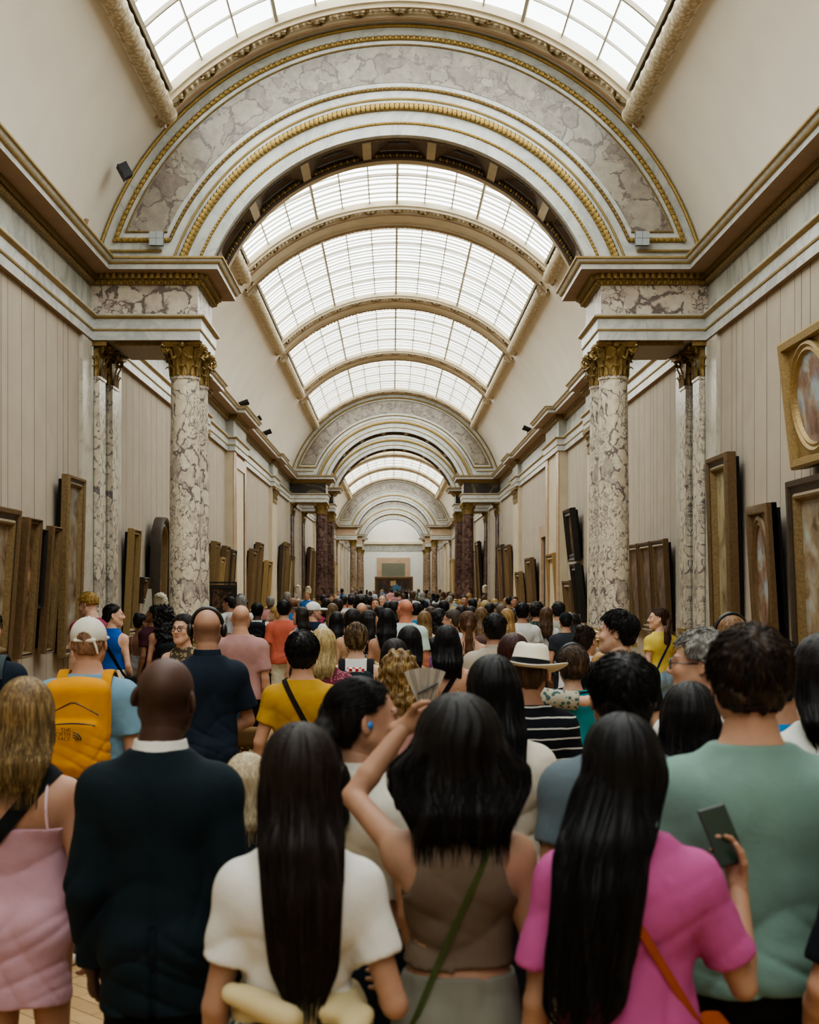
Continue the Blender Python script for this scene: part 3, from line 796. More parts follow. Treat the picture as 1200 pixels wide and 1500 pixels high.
painting(-1, 24.2, 25.3, 1.2, 3.3, 'dark', 1, 'round-topped dark altarpiece left of the big left column', .2, .2, .12, shape='arch', group=G1, back=.12)
lw = [(31.6, 32.3, 1.2, 3.1, 'gold', 1), (32.6, 33.3, 1.2, 2.75, 'bright', 4), (33.6, 34.3, 1.2, 3.05, 'brown', 3), (34.8, 35.7, 1.2, 3.0, 'dark', 1), (40.0, 41.3, 1.2, 3.15, 'brown', 3), (41.9, 43.2, 1.2, 3.4, 'brown', 1), (44.8, 46.4, 1.2, 2.9, 'bright', 5),
      (51.0, 52.2, 1.2, 3.6, 'dark', 3), (52.5, 54.2, 1.2, 3.75, 'gold', 1), (54.7, 57, 1.2, 3.3, 'brown', 4), (68, 71, 1.2, 4, 'brown', 3), (72, 75, 1.2, 3.9, 'gold', 1), (78, 82, 1.2, 3.6, 'bright', 0), (88, 93, 1.2, 4.0, 'gold', 3), (98, 102, 1.2, 3.8, 'bright', 4)]
ll = ['gold-framed picture first beyond the big left column', 'low bright gold frame with a pale canvas beyond the left column', 'brown-gold frame third beyond the left column', 'dark frame just before the tall stone panel on the left', 'brown frame right after the tall stone panel on the left', 'tall paired brown frame after the stone panel on the left',
      'ornate bright gold frame hung low beside the left wall pilaster', 'dark tall frame close to the second left pier', 'tall gold frame next to the second left pier', 'brown frame at the foot of the second left pier', 'brown tall frame beyond the second left pier', 'gold tall frame further beyond the second left pier', 'bright gold frame deep on the left wall', 'gold frame far down the left wall', 'last bright frame on the left before the fourth archway']
for q, lab in zip(lw, ll): painting(-1, q[0], q[1], q[2], q[3], q[4], q[5], lab, .16, .16, .25, group=G1, back=.12)
# right wall
painting(1, 13.3, 14.95, 3.33, 4.72, 'bright', 2, 'gold frame with an oval canvas hung high at the right edge', .24, .2, .28, shape='tondo', group=G2)
painting(1, 13.3, 14.98, 1.14, 3.2, 'dark', 0, 'black and gold beaded frame below the high oval one at the right edge', .24, .16, .16, group=G2)
painting(1, 15.75, 16.7, 1.25, 3.02, 'brown', 2, 'oval painting in a square brown frame on the right wall', .2, .14, .2, shape='tondo', group=G2, back=.12)
painting(1, 17.75, 18.85, 1.15, 3.8, 'brown', 4, 'tall brown-gold frame with pale figures beside the right pilaster', .22, .16, .14, group=G2, back=.12)
rl = [(22.1, 23.2), (23.35, 24.4), (24.55, 25.65)]
for (a, b), lab in zip(rl, ['nearest of three matching brown frames between the right columns', 'middle of three matching brown frames between the right columns', 'farthest of three matching brown frames, half behind the right column']):
    painting(1, a, b, 1.25, 2.82, 'brown', 3, lab, .13, .1, .14, group=G2, back=.1)
rw = [(32.85, 34.2, 2.65, 3.95, 'black', 1, .25), (31.7, 32.7, 1.2, 2.6, 'black', 5, .3), (33.4, 34.8, 1.2, 2.2, 'brown', 3, .15), (36.7, 38.3, 1.2, 2.95, 'bright', 4, .2), (42.7, 44.4, 1.2, 2.95, 'brown', 3, .2), (46.4, 48, 1.2, 2.55, 'gold', 1, .2),
      (51, 53, 1.2, 3.6, 'brown', 1, .2), (54, 56.6, 1.2, 3.7, 'dark', 5, .2), (68, 70.5, 1.2, 4.3, 'dark', 1, .3), (71, 74, 1.2, 3.9, 'brown', 3, .2), (78, 82, 1.2, 3.4, 'dark', 1, .2), (88, 92, 1.2, 3.4, 'brown', 4, .2), (98, 103, 1.2, 4.0, 'bright', 4, .2)]
rl2 = ['black-framed picture hung high and leaning out past the right column', 'black frame under the high leaning one', 'small brown frame hung low past the right column', 'bright gold frame just before the marble door case', 'brown frame just after the marble door case', 'dark gold frame hung low by the right wall pilaster', 'brown tall frame near the second right pier', 'dark red tall frame next to the second right pier',
       'large dark frame beyond the second right pier', 'brown frame beyond the second right pier', 'dark frame deep on the right wall', 'brown frame far down the right wall', 'last bright frame on the right before the fourth archway']
for q, lab in zip(rw, rl2): painting(1, q[0], q[1], q[2], q[3], q[4], q[5], lab, .2, .16, q[6], group=G2, back=.12)
# end wall painting: a plain stand-in with a blue robe, pale bodies and a dark drape
def end_canvas():
    k = NT('end wall canvas'); k.setp(rough=.4)
    tc = k.n('ShaderNodeTexCoord'); v = tc.outputs['Object']
    n = k.noise(v, 1.6, 4); base = k.ramp(n.outputs['Fac'], [(.3, srgb('#15110e')), (.55, srgb('#3a2a20')), (.75, srgb('#5e4a3a'))])
    def blob(c, r, col, cur):
        vm = k.n('ShaderNodeVectorMath'); vm.operation = 'SUBTRACT'; k.link(v, vm.inputs[0]); vm.inputs[1].default_value = c
        n2 = k.noise(v, 2.4, 2); ad = k.n('ShaderNodeVectorMath'); ad.operation = 'MULTIPLY_ADD'; k.link(n2.outputs['Color'], ad.inputs[0]); ad.inputs[1].default_value = (.7, 0, .7); k.link(vm.outputs[0], ad.inputs[2])
        s2 = k.n('ShaderNodeVectorMath'); s2.operation = 'SUBTRACT'; k.link(ad.outputs[0], s2.inputs[0]); s2.inputs[1].default_value = (.35, 0, .35)
        ln = k.n('ShaderNodeVectorMath'); ln.operation = 'LENGTH'; k.link(s2.outputs[0], ln.inputs[0])
        f = k.math('LESS_THAN', ln.outputs['Value'], r); return k.mix(f, cur, srgb(col))
    c = blob((.1, 0, 1.1), .5, '#9a8468', base); c = blob((.25, 0, 1.75), .42, '#3f6f92', c); c = blob((-.1, 0, 2.3), .3, '#b09468', c); c = blob((.5, 0, .6), .4, '#a08a74', c); c = blob((-.55, 0, 1.2), .3, '#7c6450', c)
    k.color(c); return k.mat
root = thing('framed_painting', 'large gold-framed dark painting with a blue patch, in front of the white end wall', 'painting', (.05, 138.9, 0))
mb = MB(); w, h = 3.9, 3.0
inner = frame_ring(mb, [(x, z) for x, z in outline_rect(w, h)], [(.03, .1), (0, .1), (0, 0), (.03, -.1), (.2, -.12), (.28, -.04), (.33, -.02)])
o = mb.build('frame', FR['brown'], root); mb = MB(); mb.add(inner, [(0, 1, 2, 3)]); mb.build('canvas', end_canvas(), root)
mb = MB(); mb.box(-w/2+.1, w/2-.1, .1, .3, -.02, h-.1); mb.build('stand_panel', M['canvas_back'], root)
# free-standing black portrait panel beyond the left column
root = thing('display_panel', 'small black-framed dark portrait on a stand facing the crowd, right of the left column', 'painting', (-3.9, 30.4, 0))
mb = MB(); 
inner = frame_ring(mb, [(x, z+1.45) for x, z in outline_rect(.62, .62)], [(.02, .06), (0, .06), (0, 0), (.02, -.03), (.08, -.03), (.09, -.01)])
mb.build('frame', FR['black'], root); mb = MB(); mb.add(inner, [(0, 1, 2, 3)]); mb.build('canvas', canvas_mat('portrait canvas', ['#0e0b09', '#1c1411', '#32211a', '#8a6a50'], 3.2, seed=9), root)
mb = MB(); mb.box(-.33, .33, 0, .08, 2.1, 2.14); mb.box(-.33, -.29, .06, .1, 0, 2.12); mb.box(.29, .33, .06, .1, 0, 2.12); mb.box(-.3, -.32+.6, .03, .08, 1.45, 2.07); mb.box(-.4, .4, -.1, .25, 0, .04); mb.build('stand', FR['black'], root)

# ------------------------------------------------------------------ small fittings
M['lampblack'] = mat_plain('black metal', '#1a1a1a', .5, .2, .05, 8)
M['greyplate'] = mat_plain('grey plate', '#9aa09f', .5, 0, .03, 5)
def spot(x, y, z, yaw, label):
    r = thing('spotlight', label, 'spotlight', (x, y, z), yaw, 'spotlights on the cornice')
    mb = MB(); mb.box(-.05, .05, -.05, .05, 0, .05); mb.tube([(0, 0, .04), (0, 0, .2)], .015, 6); mb.build('bracket', M['lampblack'], r)
    mb = MB(); mb.tube([(-.16, 0, .2), (-.1, 0, .22), (.12, 0, .3), (.14, 0, .31)], .07, 10, rads=[.05, .075, .085, .09]); mb.build('lamp_head', M['lampblack'], r, smooth=True)
spot(-4.15, 37.0, 6.73, .2, 'black spotlight on the left cornice, the nearest of three'); spot(-4.15, 40.5, 6.73, .3, 'black spotlight on the left cornice, the middle of three'); spot(-4.15, 44, 6.73, .1, 'small black spotlight on the left cornice, the farthest of three')
spot(4.15, 43, 6.73, pi, 'black spotlight on the right cornice')
r = thing('camera_box', 'small dark box fixed to the vault plaster left of the first arch', 'box', arc_pt(RV-.21, pi-radians(29.5), 19.0)); r.rotation_euler = (0, -radians(29), .3)
mb = MB(); mb.box(-.06, .06, -.09, .09, -.1, .1); mb.box(-.07, -.06, -.1, .1, -.11, .11); mb.build('housing', M['lampblack'], r)
mb = MB(); mb.tube([arc_pt(RV-.03, pi-radians(15.5+.8*i), 18.9) for i in range(5)], .03, 8); tag(mb.build('loudspeaker_bar', M['tan'], None), 'thin brown bar standing on the left cornice before the first arch', 'loudspeaker')
for sx, lab in ((-1, 'grey square plate of four tiles at the left foot of the first arch'), (1, 'grey plate of tiles at the right foot of the first arch')):
    r = thing('service_plate', lab, 'panel', (sx*3.52, 19.8, 6.98))
    mb = MB(); 
    for i in range(2):
        for j in range(2): mb.box(-.1+.102*i, -.002+.102*i, -.05, 0, .102*j, .098+.102*j)
    mb.box(-.1, .1, -.03, .04, 0, .2)
    mb.build('plate', M['greyplate'], r)

# ------------------------------------------------------------------ marble busts on pedestals
M['bust'] = mat_marble('weathered bust marble', '#c4baa4', '#a59a84', '#b8ad97', 4, rough=.5)
# ------------------------------------------------------------------ implicit modelling: smooth unions meshed with surface nets
f32 = np.float32
def rotm(yaw=0, pitch=0, tilt=0):
    return np.array((Matrix.Rotation(yaw, 3, 'Z') @ Matrix.Rotation(pitch, 3, 'X') @ Matrix.Rotation(tilt, 3, 'Y')), dtype=f32)
def V(*a): return np.array(a, dtype=f32)
def unit(v): v = np.asarray(v, dtype=f32); return v/max(1e-9, np.linalg.norm(v))
def cone_fn(a, b, ra, rb, sq=None, flat=0):
    """tapered capsule from a to b; sq=(axis, factor) flattens it; flat cuts the b end square (1) or both (2)"""
    a = np.asarray(a, f32); b = np.asarray(b, f32); ab = b-a; L2 = float(ab@ab)+1e-9; L = sqrt(L2); u = ab/L
    def fn(P):
        t = ((P-a)@ab)/L2; tc = np.clip(t, 0, 1)
        q = P-a-tc[..., None]*ab
        if sq is not None:
            n = np.asarray(sq[0], f32); q = q+((sq[1]-1)*(q@n))[..., None]*n
        d = np.sqrt((q*q).sum(-1))-(ra+(rb-ra)*tc)
        if flat: d = np.maximum(d, (t-1)*L)
        if flat == 2: d = np.maximum(d, -t*L)
        return d
    r = max(ra, rb)
    return fn, np.minimum(a, b)-r, np.maximum(a, b)+r
def ell_fn(c, r, R=None):
    c = np.asarray(c, f32); r = np.asarray(r, f32)
    def fn(P):
        q = P-c
        if R is not None: q = q@R
        k0 = np.sqrt(((q/r)**2).sum(-1)); k1 = np.sqrt(((q/(r*r))**2).sum(-1))+1e-9
        return k0*(k0-1)/k1
    m = max(r) if R is not None else r
    return fn, c-m, c+m
def smooth_table(tab, n=60):
    t = np.array(sorted(tab), f32); z = np.linspace(t[0, 0], t[-1, 0], n)
    out = [z]
    for i in range(1, t.shape[1]):
        y = np.interp(z, t[:, 0], t[:, i])
        for _ in range(3): y[1:-1] = .25*y[:-2]+.5*y[1:-1]+.25*y[2:]
        out.append(y)
    return out
def tube_fn(tab, p=2.3, cap=True, cx=None):
    """vertical tube with rows (z, rx, ry, cy)"""
    z, rx, ry, cy = smooth_table(tab); z0, z1 = z[0], z[-1]
    def fn(P):
        zz = P[..., 2]; a = np.interp(zz, z, rx); b = np.interp(zz, z, ry); c = np.interp(zz, z, cy)
        x = P[..., 0] if cx is None else P[..., 0]-np.interp(zz, z, np.interp(z, [r[0] for r in sorted(cx)], [r[1] for r in sorted(cx)]))
        d = ((np.abs(x/a)**p+np.abs((P[..., 1]-c)/b)**p)**(1/p)-1)*np.minimum(a, b)
        if cap: d = np.maximum(d, np.maximum(z0-zz, zz-z1))
        return d.astype(f32)
    ext = 0 if cx is None else max(abs(r[1]) for r in cx)
    return fn, V(-rx.max()-ext, (cy-ry).min(), z0), V(rx.max()+ext, (cy+ry).max(), z1)
def box_fn(c, h, r, R=None):
    c = np.asarray(c, f32); h = np.asarray(h, f32)
    def fn(P):
        q = P-c
        if R is not None: q = q@R
        q = np.abs(q)-(h-r); return np.sqrt((np.maximum(q, 0)**2).sum(-1))+np.minimum(q.max(-1), 0)-r
    m = h if R is None else np.full(3, np.linalg.norm(h), f32)
    return fn, c-m, c+m
class SDF:
    def __init__(s): s.ops = []
    def add(s, prim, k=.02, mode='u', X=None):
        fn, lo, hi = prim
        if X is not None:
            R, t = X; cs = np.array([[x, y, z] for x in (lo[0], hi[0]) for y in (lo[1], hi[1]) for z in (lo[2], hi[2])], f32)@R.T+t
            lo, hi = cs.min(0), cs.max(0); f0 = fn
            fn = lambda P, f0=f0, R=R, t=t: f0((P-t)@R)
        s.ops.append((mode, fn, np.asarray(lo, f32), np.asarray(hi, f32), k)); return s
    def merge(s, o): s.ops += o.ops; return s
    def cut(s, fn): s.ops.append(('i', fn, None, None, 0)); return s            # keep where fn<0
    def disp(s, fn): s.ops.append(('d', fn, None, None, 0)); return s
    @staticmethod
    def comb(mode, d, e, k):
        if mode == 'u':
            h = np.maximum(k-np.abs(d-e), 0)/k; return np.minimum(d, e)-h*h*k*.25
        e = -e; h = np.maximum(k-np.abs(d-e), 0)/k; return np.maximum(d, e)+h*h*k*.25
    def eval(s, P):
        P = np.asarray(P, f32); d = np.full(P.shape[:-1], .3, f32)
        for mode, fn, lo, hi, k in s.ops:
            if mode == 'i': d = np.maximum(d, fn(P))
            elif mode == 'd': d = d+fn(P)
            else: d = s.comb(mode, d, fn(P), k)
        return d
    def bounds(s, pad):
        L = [o for o in s.ops if o[0] == 'u']
        return np.min([o[2] for o in L], 0)-pad, np.max([o[3] for o in L], 0)+pad
    def mesh(s, h, clip=None):
        lo, hi = s.bounds(.03)
        if clip is not None: lo = np.maximum(lo, clip[0]); hi = np.minimum(hi, clip[1])
        n = np.maximum(np.ceil((hi-lo)/h).astype(int)+1, 3)
        ax = [lo[i]+h*np.arange(n[i], dtype=f32) for i in range(3)]
        D = np.full(tuple(n), .3, f32)
        def pts(sl): 
            g = np.meshgrid(*[a[q] for a, q in zip(ax, sl)], indexing='ij'); return np.stack(g, -1)
        for mode, fn, a, b, k in s.ops:
            if mode in 'us':
                m = k+2.5*h; sl = []
                for i in range(3):
                    i0 = max(0, int((a[i]-m-lo[i])/h)); i1 = min(n[i], int((b[i]+m-lo[i])/h)+2); sl.append(slice(i0, max(i0, i1)))
                sl = tuple(sl)
                if D[sl].size == 0: continue
                D[sl] = s.comb(mode, D[sl], fn(pts(sl)).astype(f32), k)
            else:
                idx = np.nonzero(np.abs(D) < .06) if mode == 'd' else np.nonzero(D < .06)
                P = np.stack([ax[i][idx[i]] for i in range(3)], -1)
                if mode == 'd': D[idx] += fn(P).astype(f32)
                else: D[idx] = np.maximum(D[idx], fn(P).astype(f32))
        return surface_nets(D, lo, h)
class Multi:
    def __init__(s, *a): s.a = list(a)
    def eval(s, P): return np.min([q.eval(P) for q in s.a], 0)
def surface_nets(D, lo, h):
    # keep the border outside
    for i in range(3):
        sl = [slice(None)]*3
        for e in (0, -1): sl[i] = e; D[tuple(sl)] = np.maximum(D[tuple(sl)], h*.5); 
    I = D < 0; nx, ny, nz = D.shape
    c = [I[i:nx-1+i, j:ny-1+j, k:nz-1+k] for i in (0, 1) for j in (0, 1) for k in (0, 1)]
    cnt = sum(x.astype(np.int8) for x in c); act = (cnt > 0) & (cnt < 8)
    ci = np.argwhere(act)
    if len(ci) == 0: return np.zeros((0, 3), f32), np.zeros((0, 4), np.int32)
    vid = np.full(act.shape, -1, np.int32); vid[act] = np.arange(len(ci))
    S = np.zeros((len(ci), 3), f32); N = np.zeros(len(ci), f32)
    offs = [(i, j, k) for i in (0, 1) for j in (0, 1) for k in (0, 1)]
    val = [D[ci[:, 0]+o[0], ci[:, 1]+o[1], ci[:, 2]+o[2]] for o in offs]
    for a in range(8):
        for b in range(a+1, 8):
            oa, ob = offs[a], offs[b]
            if sum(abs(x-y) for x, y in zip(oa, ob)) != 1: continue
            m = (val[a] < 0) != (val[b] < 0); t = val[a][m]/(val[a][m]-val[b][m])
            S[m] += np.array(oa, f32)+t[:, None]*(np.array(ob, f32)-np.array(oa, f32)); N[m] += 1
    Vt = (ci+S/N[:, None])*h+lo
    F = []
    for axis in range(3):
        b, cx_ = [(1, 2), (2, 0), (0, 1)][axis]
        s0 = [slice(1, -1)]*3; s0[axis] = slice(0, -1); s1 = list(s0); s1[axis] = slice(1, None)
        A = I[tuple(s0)]; B = I[tuple(s1)]; e = np.argwhere(A != B)
        if len(e) == 0: continue
        fl = A[e[:, 0], e[:, 1], e[:, 2]]
        g = e.copy(); 
        for i in range(3):
            if i != axis: g[:, i] += 1
        q = []
        for db, dc in ((-1, -1), (0, -1), (0, 0), (-1, 0)):
            p = g.copy(); p[:, b] += db; p[:, cx_] += dc; q.append(vid[p[:, 0], p[:, 1], p[:, 2]])
        q = np.stack(q, 1); q[~fl] = q[~fl][:, ::-1]; F.append(q)
    return Vt.astype(f32), np.concatenate(F).astype(np.int32)
def np_mesh(name, parts, mat, parent=None, tint=None):
    """parts: list of (verts, quads)"""
    vs, fs, b = [], [], 0
    for v, f in parts: vs.append(v); fs.append(f+b); b += len(v)
    v = np.concatenate(vs); f = np.concatenate(fs)
    me = bpy.data.meshes.new(name)
    me.vertices.add(len(v)); me.vertices.foreach_set('co', v.astype(f32).ravel())
    me.loops.add(f.size); me.loops.foreach_set('vertex_index', f.astype(np.int32).ravel())
    me.polygons.add(len(f)); me.polygons.foreach_set('loop_start', np.arange(0, f.size, 4, dtype=np.int32))
    me.polygons.foreach_set('use_smooth', np.ones(len(f), bool))
    me.materials.append(mat); me.update()
    if tint is not None:
        at = me.color_attributes.new('tint', 'FLOAT_COLOR', 'POINT'); c = np.ones((len(v), 4), f32); c[:, :3] = tint
        at.data.foreach_set('color', c.ravel())
    me.validate(); 
    o = bpy.data.objects.new(name, me); C.objects.link(o)
    if parent: o.parent = parent
    return o

# ------------------------------------------------------------------ person materials (cached by colour)
_mc = {}
def skin_mat(col):
    key = ('skin', col)
    if key not in _mc:
        k = NT('skin '+col); k.setp(rough=.55, spec=.3)
        at = k.n('ShaderNodeAttribute'); at.attribute_name = 'tint'
        n = k.noise(k.coord(), 14, 4); c = srgb(col)
        base = k.ramp(n.outputs['Fac'], [(.3, tuple(x*.86 for x in c[:3])+(1,)), (.7, tuple(min(1, x*1.06) for x in c[:3])+(1,))])
        k.color(k.mix(1.0, base, at.outputs['Color'], 'MULTIPLY'))
        n2 = k.noise(k.coord(), 220, 2); k.bump(n2.outputs['Fac'], .08, .002); _mc[key] = k.mat
    return _mc[key]
def hair_mat(col, tip=None):
    key = ('hair', col, tip)
    if key not in _mc:
        k = NT('hair '+col); k.setp(rough=.52, spec=.22)
        tc = k.n('ShaderNodeTexCoord'); sp = k.n('ShaderNodeSeparateXYZ'); k.link(tc.outputs['Object'], sp.inputs[0])
        v = k.coord(scale=(1, 1, .06)); n = k.noise(v, 150, 3, .6); n2 = k.noise(v, 40, 3)
        f = k.math('ADD', k.math('MULTIPLY', n.outputs['Fac'], .6), k.math('MULTIPLY', n2.outputs['Fac'], .4))
        a = srgb(col); b = srgb(tip) if tip else tuple(min(1, x*1.7+.004) for x in a[:3])+(1,)
        a = tuple(x*.8 for x in a[:3])+(1,); k.color(k.ramp(f, [(.32, tuple(x*.5 for x in a[:3])+(1,)), (.48, a), (.72, b)])); k.bump(f, .5, .003); _mc[key] = k.mat
    return _mc[key]
def cloth_mat(col, pat=None, col2=None, rough=.85):
    key = ('cloth', col, pat, col2)
    if key not in _mc:
        k = NT('cloth '+col+(' '+pat if pat else '')); k.setp(rough=rough, spec=.2)
        v = k.coord(); n = k.noise(v, 7, 3); c = srgb(col)
        base = k.ramp(n.outputs['Fac'], [(.3, tuple(x*.86 for x in c[:3])+(1,)), (.7, tuple(min(1, x*1.06) for x in c[:3])+(1,))])
        if pat == 'stripe':
            sp = k.n('ShaderNodeSeparateXYZ'); k.link(v, sp.inputs[0])
            z = k.math('ADD', sp.outputs['Z'], k.math('MULTIPLY', n.outputs['Fac'], .02))
            fr = k.math('FRACT', k.math('DIVIDE', z, .052)); base = k.mix(k.math('LESS_THAN', fr, .14), base, srgb(col2))
        elif pat in ('dots', 'floral', 'zigzag'):
            vo = k.n('ShaderNodeTexVoronoi'); k.link(v, vo.inputs['Vector']); vo.inputs['Scale'].default_value = {'dots': 60, 'floral': 34, 'zigzag': 45}[pat]
            f = k.math('LESS_THAN', vo.outputs['Distance'], {'dots': .3, 'floral': .42, 'zigzag': .5}[pat]); base = k.mix(f, base, srgb(col2))
        elif pat == 'check':
            ch = k.n('ShaderNodeTexChecker'); k.link(v, ch.inputs['Vector']); ch.inputs['Scale'].default_value = 40
            base = k.mix(ch.outputs['Fac'], base, srgb(col2))
        k.color(base)
        n2 = k.noise(v, 260, 2); n3 = k.noise(v, 18, 3, .5, .6)
        h = k.math('ADD', k.math('MULTIPLY', n2.outputs['Fac'], .12), n3.outputs['Fac']); k.bump(h, .25, .012); _mc[key] = k.mat
    return _mc[key]
def plain_mat(col, rough=.5, metal=0):
    key = ('plain', col, rough, metal)
    if key not in _mc: _mc[key] = mat_plain('finish '+col, col, rough, metal, .05, 9)
    return _mc[key]

# ------------------------------------------------------------------ the figure
TAB = {'m': [(.84,.150,.108,-.012),(.93,.168,.120,-.018),(1.03,.160,.110,-.004),(1.12,.150,.102,.002),(1.22,.163,.110,0),(1.32,.180,.119,-.006),(1.40,.178,.106,-.018),(1.45,.130,.082,-.022),(1.49,.074,.066,-.016),(1.54,.058,.060,-.004)],
       'f': [(.84,.150,.108,-.015),(.93,.168,.118,-.02),(1.03,.155,.106,-.006),(1.12,.130,.092,.002),(1.20,.133,.096,.002),(1.30,.150,.108,-.002),(1.38,.150,.096,-.016),(1.44,.112,.072,-.020),(1.485,.062,.055,-.014),(1.54,.050,.052,-.002)]}
LOD = {'near': dict(b=.0085, h=.0048, c=.0078, r=.0048, d=.0042), 'mid': dict(b=.0125, h=.0075, c=.0115, r=.0085, d=.006), 'far': dict(b=.021, h=.0125, c=.02, r=.016, d=.0095)}
def wrinkle(seed, a=.004, f=1.0):
    r = np.random.RandomState(seed); ph = r.rand(12)*6.28; sg = 1 if seed % 2 else -1
    def fn(P):
        x, y, z = P[..., 0], P[..., 1], P[..., 2]; ax = np.abs(x)
        A = np.sin(f*(15*z+sg*9*x)+2.2*np.sin(f*8*x+ph[0])+ph[1]); B = np.sin(f*(19*z-sg*16*x)+2*np.sin(f*9*z+ph[2]+3*y)+ph[3]); D = np.sin(f*(27*x+5*z)+1.8*np.sin(f*7*z+ph[4])+ph[5])
        cr = lambda s: (1-np.abs(s))**2.2
        m1 = .5+.5*np.sin(6*z+5*x+ph[6]); m2 = .5+.5*np.sin(7*z-6*x+ph[7]); low = np.clip((1.36-z)*4, .15, 1)
        w = 1.3*cr(A)*m1*low+1.1*cr(B)*m2*low+.9*cr(D)*(1-m1)*np.clip((1.25-z)*4, 0, 1)
        w = w+.25*np.sin(12*f*z+7*x+ph[8])*low
        return a*1.5*(w-.6)*np.clip((1.60-z)*5, 0, 1)
    return fn
class Person:
    def __init__(s, **k):
        s.k = k; s.sex = k.get('sex', 'f'); s.H = k.get('H', 1.7); s.u = u = s.H/1.75; s.w = k.get('w', 1.0)
        s.lod = LOD[k.get('lod', 'mid')]; s.seed = k.get('seed', 1)
        m = s.sex == 'm'; w = s.w
        s.tab = [(z*u, rx*u*w, ry*u*(.5+.5*w), cy*u) for z, rx, ry, cy in TAB[s.sex]]
        s.sh = {}; s.el = {}; s.wr = {}
        arms = k.get('arms', {})
        for sd, sg in (('L', -1), ('R', 1)):
            sx = (.176 if m else .153)*u*(.4+.6*w)*sg; s.sh[sd] = V(sx, -.022*u, 1.378*u)
            e, wv = arms.get(sd, ((.055, -.035, -.29), (.005, .075, -.24)))[:2]
            e = unit(V(e[0]*sg, e[1], e[2]))*.295*u; wv = unit(V(wv[0]*sg, wv[1], wv[2]))*.25*u
            s.el[sd] = s.sh[sd]+e; s.wr[sd] = s.el[sd]+wv
        s.ar = (.050*u if m else .041*u)*(.5+.5*w), (.041*u if m else .034*u), (.027*u if m else .0235*u)
        st = k.get('stride', .03)
        s.hip = {}; s.kn = {}; s.an = {}
        for sd, sg in (('L', -1), ('R', 1)):
            s.hip[sd] = V(.085*u*w*sg, -.012*u, .90*u); s.kn[sd] = V(.088*u*sg, .018*u+st*sg*.5, .49*u); s.an[sd] = V(.092*u*sg, -.025*u+st*sg, .085*u)
        s.Rh = rotm(k.get('hyaw', 0), k.get('hpitch', 0), k.get('htilt', 0)); piv = V(0, -.004*u, 1.535*u)
        s.hs = u**.5*(1.02 if m else .99); s.Th = piv+s.Rh@(V(0, .018, .108)*s.hs)
        s.X = (s.Rh*f32(1), s.Th); s.tw = None
        s.sk = k.get('skin', '#c39a7c')
        s.root = thing('person', k['label'], 'person', (k['x'], k['y'], 0), k.get('yaw', 0), k.get('group'))
        s.build()
    # --- body parts as implicit shapes
    def torso(s, e=0.0):
        o = SDF(); u, w = s.u, s.w; m = s.sex == 'm'
        o.add(tube_fn([(z, rx+e, ry+e, cy) for z, rx, ry, cy in s.tab]), .02)
        for sd in 'LR':
            sg = -1 if sd == 'L' else 1
            o.add(cone_fn(V(.02*u*sg, -.02*u, 1.40*u), s.sh[sd]+V(-.012*sg*u, 0, .004*u), .058*u+e, (.048*u if m else .041*u)+e), .03*u)
            o.add(cone_fn(V(.025*u*sg, -.022*u, 1.475*u), s.sh[sd]*V(.8, 1, 1)+V(0, 0, .022*u), .036*u+e, .028*u+e), .035*u)
            o.add(ell_fn(V(.072*u*sg*w, -.06*u, .915*u), V(.082*u*w+e, .08*u+e, .09*u+e)), .035*u)
            if not m: o.add(ell_fn(V(.072*u*sg, .075*u, 1.27*u), V(.062*u+e, .06*u+e, .062*u+e)), .035*u)
            o.add(ell_fn(V(.085*u*sg, -.07*u, 1.33*u), V(.065*u+e, .045*u+e, .08*u+e)), .04*u)
        return o
    def arm(s, o, sd, e=0.0):
        u = s.u; a, b, c = s.ar; m = s.sex == 'm'
        o.add(ell_fn(s.sh[sd]+V(0, 0, -.012*u), V(1, 1, 1.1)*((.058 if m else .047)*u+e)), .04*u)
        o.add(cone_fn(s.sh[sd], s.el[sd], a+e, b*.95+e), .04*u)
        mid = s.el[sd]+(s.wr[sd]-s.el[sd])*.3
        o.add(cone_fn(s.el[sd], mid, b*.95+e, b*1.02+e), .008*u); o.add(cone_fn(mid, s.wr[sd], b*1.02+e, c+e), .008*u)
    def leg(s, o, sd, e=0.0):
        u, w = s.u, s.w; sg = -1 if sd == 'L' else 1
        o.add(cone_fn(s.hip[sd]+V(0, 0, -.02*u), s.kn[sd], .086*u*w+e, .054*u+e), .03*u)
        cf = s.kn[sd]+(s.an[sd]-s.kn[sd])*.28+V(0, -.02*u, 0)
        o.add(cone_fn(s.kn[sd], cf, .052*u+e, .055*u+e), .012*u); o.add(cone_fn(cf, s.an[sd], .055*u+e, .035*u+e), .012*u)
    def neck(s, o):
        u = s.u; r = (.058 if s.sex == 'm' else .047)*u
        o.add(cone_fn(V(0, -.02*u, 1.42*u), s.Th+s.Rh@(V(0, -.03, -.03)*s.hs), r*1.08, r*.98), .03*u)
